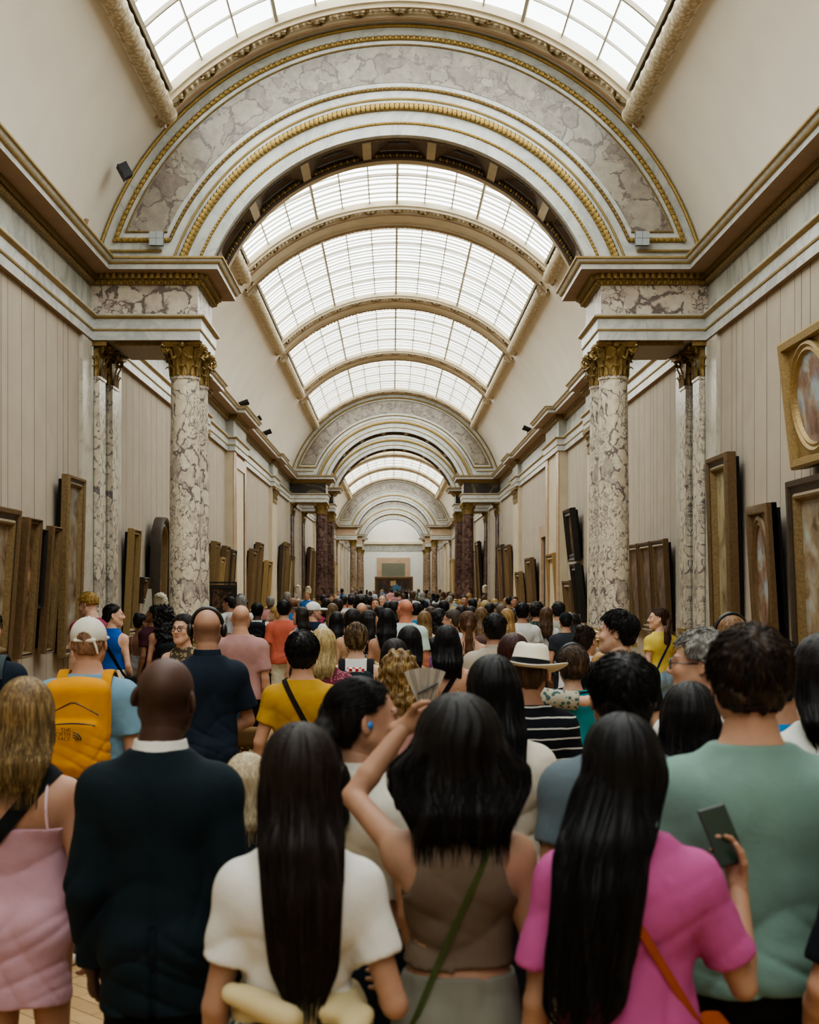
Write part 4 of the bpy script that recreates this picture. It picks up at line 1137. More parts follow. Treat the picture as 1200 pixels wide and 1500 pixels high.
    def head(s, o):
        k = s.hs; X = (s.Rh, s.Th)
        A = lambda p, kk, mode='u': o.add(p, kk*k, mode, X)
        S = lambda *a: V(*a)*k
        A(ell_fn(S(0, -.018, .036), S(.078, .098, .086)), .02); A(ell_fn(S(0, .022, -.02), S(.066, .078, .1)), .04)
        A(ell_fn(S(0, .045, -.066), S(.05, .05, .056)), .03); A(ell_fn(S(0, .078, -.102), S(.021, .019, .018)), .025)
        for g in (-1, 1):
            A(cone_fn(S(.06*g, .0, -.045), S(.022*g, .07, -.1), .02*k, .018*k), .035)
            A(ell_fn(S(.044*g, .072, -.02), S(.022, .02, .02)), .03)
            A(ell_fn(S(.033*g, .102, .012), S(.021, .02, .013)), .014, 's')
            A(ell_fn(S(.032*g, .082, .010), S(.0145, .0135, .0125)), .003)
            A(cone_fn(S(.017*g, .094, .03), S(.05*g, .082, .031), .009*k, .007*k), .014)
            R = rotm(.35*g, -.12, 0); R = rotm(.55*g, -.15, -.12*g); A(ell_fn(S(.086*g, -.018, .0), S(.0085, .021, .034), R), .006); A(ell_fn(S(.093*g, -.010, .003), S(.006, .011, .02), R), .005, 's')
        A(cone_fn(S(0, .094, .022), S(0, .119, -.022), .0085*k, .0125*k), .016)
        for g in (-1, 1): A(ell_fn(S(.011*g, .107, -.028), S(.0095, .011, .008)), .008)
        A(cone_fn(S(-.014, .094, -.058), S(.014, .094, -.058), .0075*k, .0075*k), .008); A(cone_fn(S(-.013, .092, -.071), S(.013, .092, -.071), .0085*k, .0085*k), .008)
        A(ell_fn(S(0, .105, -.0645), S(.024, .012, .0022)), .004, 's')
    def hand(s, sd):
        """palm, four unequal bent fingers and a thumb"""
        o = SDF(); u = s.u*(1.0 if s.sex == 'm' else .93); hp = s.k.get('hands', {}).get(sd, {})
        sg = -1 if sd == 'L' else 1; w = s.wr[sd]; d = unit(w-s.el[sd])
        if 'dir' in hp: d = unit(V(*hp['dir']))
        n = V(*hp['palm']) if 'palm' in hp else V(-sg*.9, .3, 0)
        n = unit(n-d*float(n@d)); sv = unit(np.cross(d, n))*sg    # towards the thumb
        if float(sv@V(0, 1, .2)) < 0 and 'palm' not in hp: sv = -sv
        if hp.get('flip'): sv = -sv
        curl = hp.get('curl', .35)
        o.add(cone_fn(w-d*.03*u, w+d*.01*u, s.ar[2], s.ar[2]*.95), .01)
        o.add(cone_fn(w+d*.012*u, w+d*.075*u, .03*u, .037*u, (n, 1.9)), .02*u)
        for i, (L, off) in enumerate(((.072, .028), (.08, .0095), (.075, -.0095), (.058, -.027))):
            p = w+d*(.085-.004*abs(i-1.3))*u+sv*off*u*1.05; dd = d; a = 0
            for seg, fr in enumerate((.45, .31, .26)):
                a += curl*(.7+.25*seg+.12*i); dd = d*cos(a)+n*sin(a)+sv*(.06*(1.5-i)/1.5)
                q = p+unit(dd)*L*fr*u; o.add(cone_fn(p, q, (.0092-.0008*seg)*u, (.0088-.001*seg)*u), .004*u); p = q
        p = w+d*.028*u+sv*.026*u; q = p+unit(d*.6+sv*.62+n*.35)*.042*u; r = q+unit(d*.85+sv*.25+n*.35)*.03*u; t = r+unit(d*.9+sv*.02+n*.5)*.024*u
        o.add(cone_fn(p, q, .0145*u, .0115*u), .014*u); o.add(cone_fn(q, r, .0112*u, .0102*u), .004*u); o.add(cone_fn(r, t, .0102*u, .0082*u), .004*u)
        return o
    # --- clothing
    def tops(s, t):
        u, w = s.u, s.w; o = SDF(); e = t.get('ease', .018); hem = t.get('hem', .88)*u; neck = t.get('neck', 1.492)*u; loose = t.get('loose', .6)
        tt = smooth_table(s.tab); ch = np.interp(1.32*u, tt[0], tt[1]); chy = np.interp(1.32*u, tt[0], tt[2])
        rows = []
        for z in np.linspace(hem, neck, 26):
            zb = max(z, s.tab[0][0]); rx, ry, cy = (np.interp(zb, tt[0], tt[i]) for i in (1, 2, 3))
            if z < 1.32*u: rx = max(rx, rx*(1-loose)+ch*loose*.99); ry = max(ry, ry*(1-loose)+chy*loose*.99)
            f = np.clip((1.3*u-z)/(.4*u), 0, 1); g = t.get('flare', 0)*f
            rows.append((float(z), float(rx+e+g), float(ry+e+g*.8+ (.012*u if z < 1.0*u else 0)), float(cy)))
        o.add(tube_fn(rows, 2.3), .02)
        sl = t.get('sleeve', .55); cap = t.get('cap', True)
        tor = s.torso(e*.85); tor.ops = tor.ops[1:]; o.merge(tor)
        strapless = t.get('scoop')
        if sl > 0:
            for sd in 'LR':
                a, b, c = s.ar; se = t.get('sease', .02)
                o.add(ell_fn(s.sh[sd]+V(0, 0, -.012*u), V(1, 1, 1.1)*((.058 if s.sex == 'm' else .047)*u+e)), .04*u)
                f = min(1, sl); end = s.sh[sd]+(s.el[sd]-s.sh[sd])*f
                o.add(cone_fn(s.sh[sd], end, a+e, a+(b-a)*f+se, flat=1 if sl <= 1 else 0), .03*u)
                if sl > 1:
                    end = s.el[sd]+(s.wr[sd]-s.el[sd])*(sl-1); o.add(cone_fn(s.el[sd], end, b+se, c+se*.9, flat=1), .03*u)
        if t.get('wr', .005): o.disp(wrinkle(s.seed, t.get('wr', .005), t.get('wf', 1.0)))
        if t.get('seam'): o.disp(lambda P: .007*np.exp(-(P[..., 0]/.009)**2)*(P[..., 1] < 0)*np.clip((1.4*u-P[..., 2])*8, 0, 1)*np.where(P[..., 2] < 1.0*u, 2.2, 1))
        o.cut(lambda P, h=hem: h-P[..., 2]+.004*np.sin(P[..., 0]*23))
        o.cut(lambda P, n=neck: P[..., 2]-n-.25*np.maximum(-P[..., 1]*.0, 0))
        nr = t.get('nr', .078 if s.sex == 'm' else .075)*u
        if not t.get('collar'): o.cut(lambda P: nr*1.0-np.sqrt(P[..., 0]**2+(P[..., 1]-.0*u)**2+((P[..., 2]-1.535*u)*1.0)**2))
        if sl <= 0:   # arm holes
            if t.get('aw', 0) < 5:
                ax_ = t.get('aw', .062)*u; s0 = s.sh['R'][0]+.02*u
                o.cut(lambda P: .09*u*(1-np.sqrt(((np.abs(P[..., 0])-s0)/ax_)**2+((P[..., 1]+.02*u)/(.3*u))**2+((P[..., 2]-1.385*u)/(.115*u))**2)))
                o.cut(lambda P: np.minimum(np.abs(P[..., 0])-s0+.012*u, 1.3*u-P[..., 2]+.0*P[..., 0]) if False else np.abs(P[..., 0])-np.where(P[..., 2] > 1.3*u, s0, 9))
        if strapless:
            zb, zf = strapless   # back and front height of the bodice
            o.cut(lambda P: P[..., 2]-(zf+(zb-zf)*np.clip(.5-P[..., 1]/(.16*u), 0, 1))*u)
        return o
    def bottoms(s, t):
        u, w = s.u, s.w; o = SDF(); e = t.get('ease', .012); hem = t.get('hem', .09)*u; wz = t.get('waist', 1.0)*u
        tt = smooth_table(s.tab)
        if t['kind'] == 'skirt':
            fl = t.get('flare', .05)*u; rows = []
            for z in np.linspace(hem, wz, 16):
                zb = max(z, .9*u); rx, ry, cy = (np.interp(zb, tt[0], tt[i]) for i in (1, 2, 3)); f = np.clip((.9*u-z)/(.5*u), 0, 1.2)
                rows.append((float(z), float(rx+e+fl*f+.01*u), float(ry+e+fl*f+.03*u*np.clip((1.02*u-z)/.1, 0, 1)), float(cy-.006*u)))
            o.add(tube_fn(rows, 2.2), .02)
        else:
            rows = []
            for z in np.linspace(.84*u, wz, 8):
                rx, ry, cy = (np.interp(z, tt[0], tt[i]) for i in (1, 2, 3)); rows.append((float(z), float(rx+e), float(ry+e), float(cy)))
            o.add(tube_fn(rows), .02)
            for sd in 'LR':
                sg = -1 if sd == 'L' else 1
                o.add(ell_fn(V(.072*u*sg*w, -.06*u, .915*u), V(.082*u*w+e, .08*u+e, .09*u+e)), .035*u)
                le = t.get('lease', .02)
                o.add(cone_fn(s.hip[sd]+V(0, 0, -.02*u), s.kn[sd], .088*u*w+e, .064*u+le), .05*u)
                if hem < .45*u: o.add(cone_fn(s.kn[sd], s.an[sd]-V(0, 0, .02*u), .066*u+le, .045*u+le), .03*u)
        if t.get('wr', .003): o.disp(wrinkle(s.seed+5, t.get('wr', .003), 1.2))
        o.cut(lambda P: hem-P[..., 2]); o.cut(lambda P: P[..., 2]-wz)
        return o
    def shoe(s, sd, e=0.0):
        o = SDF(); u = s.u; a = s.an[sd]; sg = -1 if sd == 'L' else 1; t = V(.03*sg, 1, 0)
        heel = V(a[0], a[1]-.035*u, .04*u); ball = V(a[0]+.012*sg*u, a[1]+.11*u, .034*u); toe = V(a[0]+.012*sg*u, a[1]+.165*u, .03*u)
        o.add(cone_fn(heel, ball, .04*u+e, .042*u+e), .02); o.add(cone_fn(ball, toe, .042*u+e, .032*u+e), .02); o.add(cone_fn(V(a[0], a[1], .05*u), V(a[0], a[1], .095*u), .044*u+e, .043*u+e), .03)
        o.cut(lambda P: .0-P[..., 2]); 
        if e > 0: o.cut(lambda P: P[..., 2]-.1*u)
        return o
    # --- hair
    def hair(s, t):
        k, u = s.hs, s.u; o = SDF(); X = s.X; st = t['style']; S = lambda *a: V(*a)*k
        A = lambda p, kk=.02, mode='u': o.add(p, kk, mode, X)
        vol = t.get('vol', .012); zend = t.get('end', 1.2)*u
        A(ell_fn(S(0, -.022, .04), S(.081, .1, .088)+vol*k))
        inv = lambda P: ((P-s.Th)@s.Rh)/k
        if st in ('short', 'crew', 'bun', 'ponytail', 'thin'):
            A(ell_fn(S(0, -.045, -.01), S(.072, .07, .075)+vol*k*.8), .03)
            ln = t.get('line', .0); nape = t.get('nape', -.078)
            def face(P):
                q = inv(P); x, y, z = q[..., 0], q[..., 1], q[..., 2]
                low = np.where(y > .0, .045+.55*np.clip(y, 0, .1)+ln-.25*np.clip(np.abs(x)-.045, 0, 1)*2, np.interp(y, [-.12, -.06, -.03, 0.0], [nape, nape*.95, -.01, .045]))
                return low-z
            o.cut(face)
            def ears(P):
                q = inv(P); return .027-np.sqrt(((np.abs(q[..., 0])-.085)/1.6)**2+((q[..., 1]+.008)*.9)**2+((q[..., 2]-.0)*.75)**2)
            if st != 'ponytail' or True: o.cut(ears)
        else:
            def face(P):   # open at the face
                q = inv(P); x, y, z = q[..., 0], q[..., 1], q[..., 2]
                f = np.minimum(y-.03-.9*np.clip(z-.05, 0, 1)+.35*(np.abs(x)-.06).clip(0, 1), .085-z); return f
        if st == 'bun':
            A(ell_fn(S(*t.get('bun', (0, -.085, .1))), S(1, 1, .9)*t.get('bunr', .042)), .012)
        if st == 'ponytail':
            A(ell_fn(S(0, -.115, .03), S(.024, .024, .024)), .02)
            p = s.Th+s.Rh@S(0, -.12, .03); yb = t.get('py', -.15)*u; xb = t.get('px', 0)*u
            pts = [p, p+V(xb*.2, -.03*u, -.05*u), V(xb*.5, yb, (1.49)*u), V(xb, yb-.0*u, 1.38*u), V(xb, yb*1.0, zend+.12*u), V(xb*1.05, yb*.96, zend)]
            r = [.022, .032, t.get('pw', .036), t.get('pw', .036), t.get('pw', .036)*.85, .01]
            for i in range(len(pts)-1): o.add(cone_fn(pts[i], pts[i+1], r[i]*u, r[i+1]*u, (V(0, 1, 0), t.get('pf', 1.25))), .02*u)
        if st in ('long', 'bob', 'wavy', 'curly', 'halfup'):
            W = t.get('wide', 1.0); zc = s.Th[2]; x0, y0 = float(s.Th[0]), float(s.Th[1])
            bk = s.tab; tt = smooth_table(s.tab); te = t.get('over', .03)*u
            rows = [(zc+.075*k, .05*k, .055*k, y0-.03), (zc+.05*k, .078*k+vol*.6, .083*k+vol*.6, y0-.028)]
            zs = [zc-.03*k, zc-.085*k, 1.50*u, 1.45*u, 1.38*u, 1.30*u, 1.2*u, 1.1*u, 1.0*u]
            for z in zs:
                if z < zend+.015: break
                if z > 1.505*u: rows.append((z, (.088*k+vol)*W, .072*k+vol*.5, y0-.04*k-(zc-z)*.22))
                else:
                    back = np.interp(z, tt[0], tt[3])-max(np.interp(z, tt[0], tt[2]), .075*u if z > 1.44*u else 0)-te*(0.6 if z > 1.44*u else 1)
                    f = (1.5*u-z)/max(.05, 1.5*u-zend)
                    rows.append((z, max(.03, (.1-.03*f*t.get('taper', 1.0))*u*W), (.052-.022*f)*u, float(back)-.002))
            lz, lx, ly, lc = rows[-1]; rows.append((zend, lx*t.get('tip', .75), ly*.6, lc+.004))
            s.tuft = (rows, zend)
            s.tcx = [(zend, t.get('sx', 0)*u), (1.45*u, t.get('sx', 0)*.6*u+x0*.3), (zc, x0)]
            o.add(tube_fn(rows, 2.1, cx=[(zend, t.get('sx', 0)*u+0), (1.45*u, t.get('sx', 0)*.6*u+x0*.3), (zc, x0)]), .03*k)
            o.cut(lambda P: face(P))
            rg = t.get('rag', .03); r_ = np.random.RandomState(s.seed+3); ph = r_.rand(4)*6
            o.cut(lambda P: zend+rg*(.5+.5*np.sin(P[..., 0]*75+ph[0]))*.6+rg*.5*np.sin(P[..., 0]*190+ph[1])*.5-P[..., 2])
        if st == 'thin':
            pass
        amp = t.get('amp', .0017); r2 = np.random.RandomState(s.seed+9); ph = r2.rand(6)*6.28
        Th = s.Th
        def strands(P):
            x, y, z = P[..., 0]-Th[0], P[..., 1]-Th[1]+.03, P[..., 2]-Th[2]
            if st == 'curly':
                f = 62; return t.get('curl', .010)*(np.sin(f*x+2*np.sin(30*z))*np.sin(f*y+ph[0]+2*np.sin(28*x))*np.sin(f*.9*z+ph[1])*1.6+.4*np.sin(110*x+ph[2])*np.sin(110*z+ph[3]))
            a = np.arctan2(x, -y); wv = t.get('wave', 0)
            a = a+wv*np.sin(z*26+ph[0])+.5*wv*np.sin(z*45+x*20+ph[1])
            low = np.clip(-z*6, 0, 1)
            g = amp*(np.sin(a*13+1.6*np.sin(z*7+ph[2]+a*2)+ph[3])+.8*np.sin(a*29+2.1*np.sin(z*5+ph[4]+a*5))+.6*np.sin(a*61+2*np.sin(z*9+a*7))*(.4+.6*np.sin(a*5+ph[1]))+1.2*np.sin(x*90+2*np.sin(z*6+x*30))*low)
            if st in ('short', 'crew'): g = g*.8+t.get('messy', .0035)*(np.sin(62*x+ph[0]+2*np.sin(40*z))*np.sin(55*y+ph[1])*np.sin(60*z+2*np.sin(35*x))*1.2+.8*np.sin(150*x+60*z+2*np.sin(50*y+ph[2]))*np.sin(70*z+130*y+ph[3]))
            return g
        o.disp(strands); return o
    def strand_mesh(s, t, o):
        """loose strands lying on the hair: long ones down the curtain, short tufts on a cropped head"""
        r = np.random.RandomState(s.seed+40); near = s.k.get('lod') == 'near'; curves = []; u = s.u
        if s.tuft and t['style'] != 'curly':
            tz, trx, try_, tcy = smooth_table(s.tuft[0]); cxt = sorted(s.tcx); zt = tz[-1]
            for i in range(300 if near else 70):
                a = r.uniform(pi*1.02, pi*1.98); z0 = r.uniform(.25, .97)*(zt-tz[0])+tz[0]; z1 = max(s.tuft[1]+r.uniform(-.05, .10)*(1.6 if near else 1), tz[0]-.05)
                if z0-z1 < .05: continue
                ph = r.rand(3)*6.28; am = r.uniform(.02, .09); lift = r.uniform(-.001, .005); pts = []
                for q in np.linspace(0, 1, 14):
                    z = z0+(z1-z0)*q; zc = max(z, tz[0]); aa = a+am*sin(q*4+ph[0])+t.get('wave', 0)*sin(z*26+ph[1]); rx, ry, cy = np.interp(zc, tz, trx), np.interp(zc, tz, try_), np.interp(zc, tz, tcy)
                    cx = np.interp(zc, [b[0] for b in cxt], [b[1] for b in cxt]); c, sn = cos(aa), sin(aa); k = (abs(c)**2.1+abs(sn)**2.1)**(-1/2.1)
                    pts.append((cx+(rx+lift)*c*k, cy+(ry+lift)*sn*k, z))
                curves.append((pts, .0017 if near else .0026))
        elif t['style'] in ('short', 'crew', 'bun', 'ponytail'):
            k = s.hs; vol = t.get('vol', .012); R = V(.081, .1, .088)*k+vol*k; n = 700 if near else 160; short = t['style'] == 'short'
            d = r.randn(n*3, 3).astype(f32); d /= np.linalg.norm(d, axis=1)[:, None]; d = d[(d[:, 2] > -.75)]
            c0 = V(0, -.022, .04)*k; P = (c0+d*R)@s.Rh.T+s.Th; ev = o.eval(P); P_ok = np.abs(ev) < .012; d = d[P_ok][:n]
            crown = V(.01, -.55, .8) if short else V(0, -.9, -.1)
            for dd in d:
                fl = dd-crown if short else crown-dd; fl = fl-dd*float(fl@dd)
                if np.linalg.norm(fl) < .05: continue
                fl = unit(fl)+r.randn(3).astype(f32)*(.28 if short else .05); L = r.uniform(.02, .05) if short else .07; pts = []
                for q in np.linspace(0, 1, 6):
                    e = unit(dd+fl*(L*q/.09)); lift = (.002+.010*sin(q*2.2)*r.uniform(.6, 1) if short else .002)
                    pts.append(tuple(s.Rh@((c0+e*(R+lift*k)))+s.Th))
                ee = o.eval(np.array(pts[::5], f32))
                if ee.max() > .03: continue
                curves.append((pts, .0021 if near else .003))
        if not curves: return []
        vs, fs, b = [], [], 0
        for pts, rad in curves:
            p = np.array(pts, f32); n = len(p); tg = np.gradient(p, axis=0); tg /= np.linalg.norm(tg, axis=1)[:, None]+1e-9
            a1 = np.cross(tg, V(.3, 1, .2)); a1 /= np.linalg.norm(a1, axis=1)[:, None]+1e-9; a2 = np.cross(tg, a1); w = rad*np.sin(np.linspace(.35, 2.9, n))[:, None]
            vs.append(np.stack([p+a1*w, p-.5*a1*w+.87*a2*w, p-.5*a1*w-.87*a2*w], 1).reshape(-1, 3))
            i = np.arange(n-1)[:, None]*3; j = np.arange(3)[None]; j2 = (j+1) % 3
            fs.append((np.stack([i+j, i+j2, i+3+j2, i+3+j], -1).reshape(-1, 4)+b).astype(np.int32)); b += n*3
        return [(np.concatenate(vs).astype(f32), np.concatenate(fs))]
    def hcol(s): return s.k['hair'].get('col', '#1c1512') if s.k.get('hair') else '#2a211c'
    def head_tint(s, v):
        q = ((v-s.Th)@s.Rh)/s.hs; x, y, z = q[:, 0], q[:, 1], q[:, 2]; t = np.ones((len(v), 3), f32)
        ax = np.abs(x)
        def blend(m, c): t[:] = t*(1-m[:, None])+np.array(c, f32)*m[:, None]
        ch = np.exp(-(((ax-.045)/.022)**2+((z+.025)/.025)**2))*(y > .04); blend(ch*.35, (1.0, .72, .66))
        lip = ((ax < .025) & (np.abs(z+.0645) < .0135-.3*ax*.9) & (y > .07)).astype(f32); blend(lip*.7, (.78, .40, .38) if s.sex == 'f' else (.82, .55, .5))
        dk = .35 if sum(srgb(s.sk)[:3]) > .25 else .5
        brow = ((np.abs(ax-.034) < .021) & (np.abs(z-.037+.15*np.abs(ax-.034)) < .0048) & (y > .055)).astype(f32); blend(brow*.85, (.16, .12, .1))
        ex, ez = (ax-.032), (z-.010); eye = ((ex/.0125)**2+(ez/.0068)**2 < 1) & (y > .07)
        lash = ((ex/.0155)**2+(ez/.0095)**2 < 1) & (y > .07); blend(lash.astype(f32)*.75, (.2, .14, .12))
        w_ = np.array([1.25, 1.35, 1.5]) if dk < .4 else np.array([3.5, 4.5, 5.5]); t[eye] = w_
        iris = (ex**2+ez**2 < .0056**2) & (y > .07); t[iris] = (.12, .09, .07)
        b = s.k.get('beard', 0)
        if b: m = np.clip((-.035-z)/.03, 0, 1)*np.clip((y+.02)/.04, 0, 1)*(1-lip)*(z > -.13); blend(m*b, (.35, .3, .28))
        sh = s.k.get('shaved', 0)      # shaved sides of a bald head
        if sh:
            m = np.clip((.05-z-.3*np.clip(y, 0, 1)*1.5)/.03, 0, 1)*np.clip((z+.085)/.025, 0, 1)*(y < .035)*((ax > .035) | (y < 0))*(np.sqrt(((y+.008)/.03)**2+(z/.04)**2) > 1); blend(m*sh, (.42, .38, .36))
        return t
    # --- assemble
    def build(s):
        k, L, u = s.k, s.lod, s.u
        b = s.torso(); hd = {}
        for sd in 'LR': s.arm(b, sd); s.leg(b, sd)
        for sd in 'LR': b.merge(s.shoe(sd, -.006)) if False else b.add(cone_fn(s.an[sd]-V(0, .03*u, .04*u), s.an[sd]+V(0, .15*u, -.055*u), .034*u, .026*u), .03*u)
        s.neck(b)
        bv = b.mesh(L['b'])
        h = SDF(); s.neck(h); s.head(h); lo = s.Th-V(.2, .2, .2); hv = h.mesh(L['h'], (lo, s.Th+V(.2, .2, .25)))
        parts = [bv, hv]; tints = [np.ones((len(bv[0]), 3), f32), s.head_tint(hv[0])]
        for sd in 'LR':
            if k.get('hands', {}).get(sd) == 'none': continue
            hp = s.hand(sd).mesh(L['d']); parts.append(hp); tints.append(np.ones((len(hp[0]), 3), f32))
        np_mesh('body', parts, skin_mat(s.sk), s.root, np.concatenate(tints))
        s.surf = Multi(s.torso())
        if k.get('top'):
            for i, t in enumerate(k['top'] if isinstance(k['top'], list) else [k['top']]):
                o = s.tops(t); np_mesh(t.get('name', 'shirt'), [o.mesh(L['c'])], cloth_mat(t['col'], t.get('pat'), t.get('col2')), s.root)
                tt = dict(t); tt['sleeve'] = 0; tt['aw'] = 9; tt['wr'] = 0; s.surf.a.append(s.tops(dict(tt, hem=t.get('hem', .88))))
                for st in t.get('straps', []):   # thin shoulder straps
                    s.line_strap(st, t.get('strapcol', t['col']))
        if k.get('bottom'):
            t = k['bottom']; o = s.bottoms(t); np_mesh(t.get('name', t['kind']), [o.mesh(L['c'])], cloth_mat(t['col'], t.get('pat'), t.get('col2')), s.root)
            s.surf2 = Multi(*s.surf.a, s.bottoms(dict(t, wr=0)))
        if k.get('hair') and k['hair']['style'] != 'bald':
            t = k['hair']; s.tuft = None; o = s.hair(t); np_mesh('hair', [o.mesh(L['r'])]+(s.strand_mesh(t, o) if k.get('lod') != 'far' else []), hair_mat(t.get('col', '#1c1512'), t.get('tip_col')), s.root)
        if k.get('shoes', '#d8d4cc'):
            for sd in 'LR': np_mesh('shoe', [s.shoe(sd, .008).mesh(max(.009, L['b']))], cloth_mat(k.get('shoes', '#d8d4cc')), s.root)
    # --- things that follow the body surface
    def loop(s, c, e1, e2, n=72, surf=None, out=.006, a0=0, a1=2*pi):
        surf = surf or s.surf; c = V(*c); e1 = unit(e1); e2 = np.asarray(e2, f32); e2 = unit(e2-e1*float(e1@e2))
        th = np.linspace(a0, a1, n, endpoint=(a1-a0) < 6.2); D = np.cos(th)[:, None]*e1+np.sin(th)[:, None]*e2
        t = np.full(n, .6, f32)
        for _ in range(60):
            d = surf.eval(c+D*t[:, None])-out; t = np.maximum(t-np.maximum(d, 0)*.6, .02)
        for _ in range(4):
            if a1-a0 > 6.2: t = .5*t+.25*(np.roll(t, 1)+np.roll(t, -1))
            else: t[1:-1] = .5*t[1:-1]+.25*(t[:-2]+t[2:])
        return c+D*t[:, None], D
    def ribbon(s, P, D, width, axis, name, mat, parent, thick=.004, loop=True, grow=.003):
        mb = MB(); N = len(P); ax = unit(axis); rows = []
        for p, d in zip(P, D):
            rows.append([tuple(p+ax*width/2+d*grow), tuple(p+ax*width/2+d*(grow+thick)), tuple(p+d*(grow+thick*1.2)), tuple(p-ax*width/2+d*(grow+thick)), tuple(p-ax*width/2+d*grow)])
        mb.grid(rows, 0, loop=loop); return mb.build(name, mat, parent, smooth=True)
    def line_strap(s, pts, col, r=.0055):
        """thin strap over the shoulder between two heights, at lateral x: (x_back, z_back, x_front, z_front)"""
        u = s.u; xb, zb, xf, zf = pts; c = V((xb+xf)/2*u, -.01*u, min(zb, zf)*u-.02)
        e2 = V(0, 1, 0); P, D = s.loop(c, V(0, 0, 1), e2, 40, s.torso(), .002, -1.75, 1.75)
        f = np.linspace(0, 1, len(P)); P[:, 0] = (xb+(xf-xb)*f)*u*(1-.0*f)
        ok = (P[:, 2] > np.where(f < .5, zb, zf)*u-.03)
        mb = MB(); mb.tube([tuple(p) for p in P[ok]], r, 6); return mb.build('strap', cloth_mat(col), s.root, smooth=True)
    def xf(s, P):
        c, sn = cos(s.root.rotation_euler[2]), sin(s.root.rotation_euler[2]); P = np.asarray(P)
        return np.stack([P[..., 0]*c-P[..., 1]*sn, P[..., 0]*sn+P[..., 1]*c, P[..., 2]], -1)+np.array(s.root.location)
def carried(s, name, label, cat, group=None):
    """a top-level thing carried by person s, sharing the person's local frame"""
    return thing(name, label, cat, tuple(s.root.location), s.root.rotation_euler[2], group)
def crossbody(s, label, col, width=.02, side=1, pouch=True, zh=.98, name='crossbody_bag', pouchcol=None, py=.0, ph=.15, pw=.2, sh=1.45, xs=.09):
    """strap over one shoulder to the opposite hip with a pouch there"""
    u = s.u; r = carried(s, name, label, 'bag'); su = V(side*xs*u, -.02*u, sh*u); hp = V(-side*.15*u, -.01*u, zh*u); c = (su+hp)/2; e1 = su-hp
    surf = getattr(s, 'surf2', s.surf)
    P, D = s.loop(c, e1, V(0, 1, 0), 84, surf, .005); ax = np.cross(unit(e1), V(0, 1, 0))
    s.ribbon(P, D, width, ax, 'strap', cloth_mat(col), r)
    if pouch:
        o = SDF(); c = P[np.argmin(P[:, 2])]+V(-side*.035*u, py, -ph*.42); o.add(box_fn(c, V(.035, pw/2, ph/2), .025), .02); o.add(box_fn(c+V(-side*.012, 0, ph*.2), V(.03, pw/2+.004, ph*.32), .02), .005)
        np_mesh('pouch', [o.mesh(.008)], cloth_mat(pouchcol or col), r)
    return r
def backpack(s, label, col, w=.3, h=.44, d=.16, z=1.22, straps='#17181a', mark=None, top=None, dark=None, group=None):
    u = s.u; r = carried(s, 'backpack', label, 'backpack', group)
    yb = float(np.min([(cy-ry) for zz, rx, ry, cy in s.tab if 1.0*u < zz < 1.45*u]))-.03
    y = yb-d/2-.012; z = z*u; o = SDF()
    o.add(box_fn(V(0, y, z), V(w/2, d/2, h/2), .06), .03); o.add(box_fn(V(0, y-d*.42, z-h*.16), V(w*.42, d*.22, h*.28), .045), .012)
    o.add(ell_fn(V(0, y+.01, z+h*.42), V(w*.44, d*.42, h*.12)), .05); o.disp(wrinkle(s.seed+2, .007, 1.5))
    pk = np_mesh('pack', [o.mesh(.008 if s.lod is LOD['near'] or s.lod is LOD['mid'] else .014)], cloth_mat(col), r)
    for sg in (-1, 1):
        c = V(sg*.115*u, -.02*u, 1.33*u); P, D = s.loop(c, V(0, 0, 1), V(0, 1, 0), 44, None, .006, -1.3, 2.5)
        P[:, 0] += sg*.0; s.ribbon(P, D, .055, V(1, 0, 0), 'strap', cloth_mat(top or straps), r, .012, loop=False)
    mb = MB(); 
    zs = z+h*.3; mb.tube([(x, y-d*.5-.004, zs-.06*abs(x)/(w*.4)-.5*x*x) for x in np.linspace(-w*.4, w*.4, 12)], .004, 5)
    mb.tube([(x, y-d*.62-.004, z+h*.08-.9*x*x) for x in np.linspace(-w*.36, w*.36, 12)], .004, 5)
    mb.build('zip', plain_mat(dark or '#1a1a1a'), pk)
    return r, V(0, y-d*.5, z), pk
def headphones(s, col='#141414', band=.011):
    k = s.hs; mb = MB(); pts = []; ex = .022 if s.k.get('hair') else 0
    for i in range(25):
        a = pi*i/24; p = V((.094+ex*.6)*cos(a), -.012, .02+(.112+ex)*sin(a))*k; pts.append(tuple(s.Rh@p+s.Th))
    mb.tube(pts, band*k, 8); hb = mb.build('headband', plain_mat(col, .35), s.root, smooth=True)
    for g in (-1, 1):
        o = SDF(); o.add(ell_fn(V((.1+ex*.6)*g, -.01, -.002)*k, V(.022, .036, .044)*k), .01, 'u', s.X); np_mesh('ear_cup', [o.mesh(.006)], plain_mat(col, .35), hb)
def glasses(s, col='#151212', lens=False):
    k = s.hs; mb = MB(); tr = lambda p: tuple(s.Rh@(V(*p)*k)+s.Th)
    for g in (-1, 1):
        mb.tube([tr((.034*g+.024*cos(a), .112-.25*abs(.024*cos(a)*1)*.3, .008+.02*sin(a))) for a in np.linspace(0, 2*pi, 21)[:-1]], .0028*k, 6, loop=True)
        mb.tube([tr((.058*g, .108, .014)), tr((.075*g, .07, .014)), tr((.082*g, -.01, .012)), tr((.08*g, -.03, 0))], .0025*k, 5)
    mb.tube([tr((-.011, .113, .011)), tr((0, .116, .014)), tr((.011, .113, .011))], .0025*k, 5)
    return mb.build('glasses', plain_mat(col, .3), s.root, smooth=True)
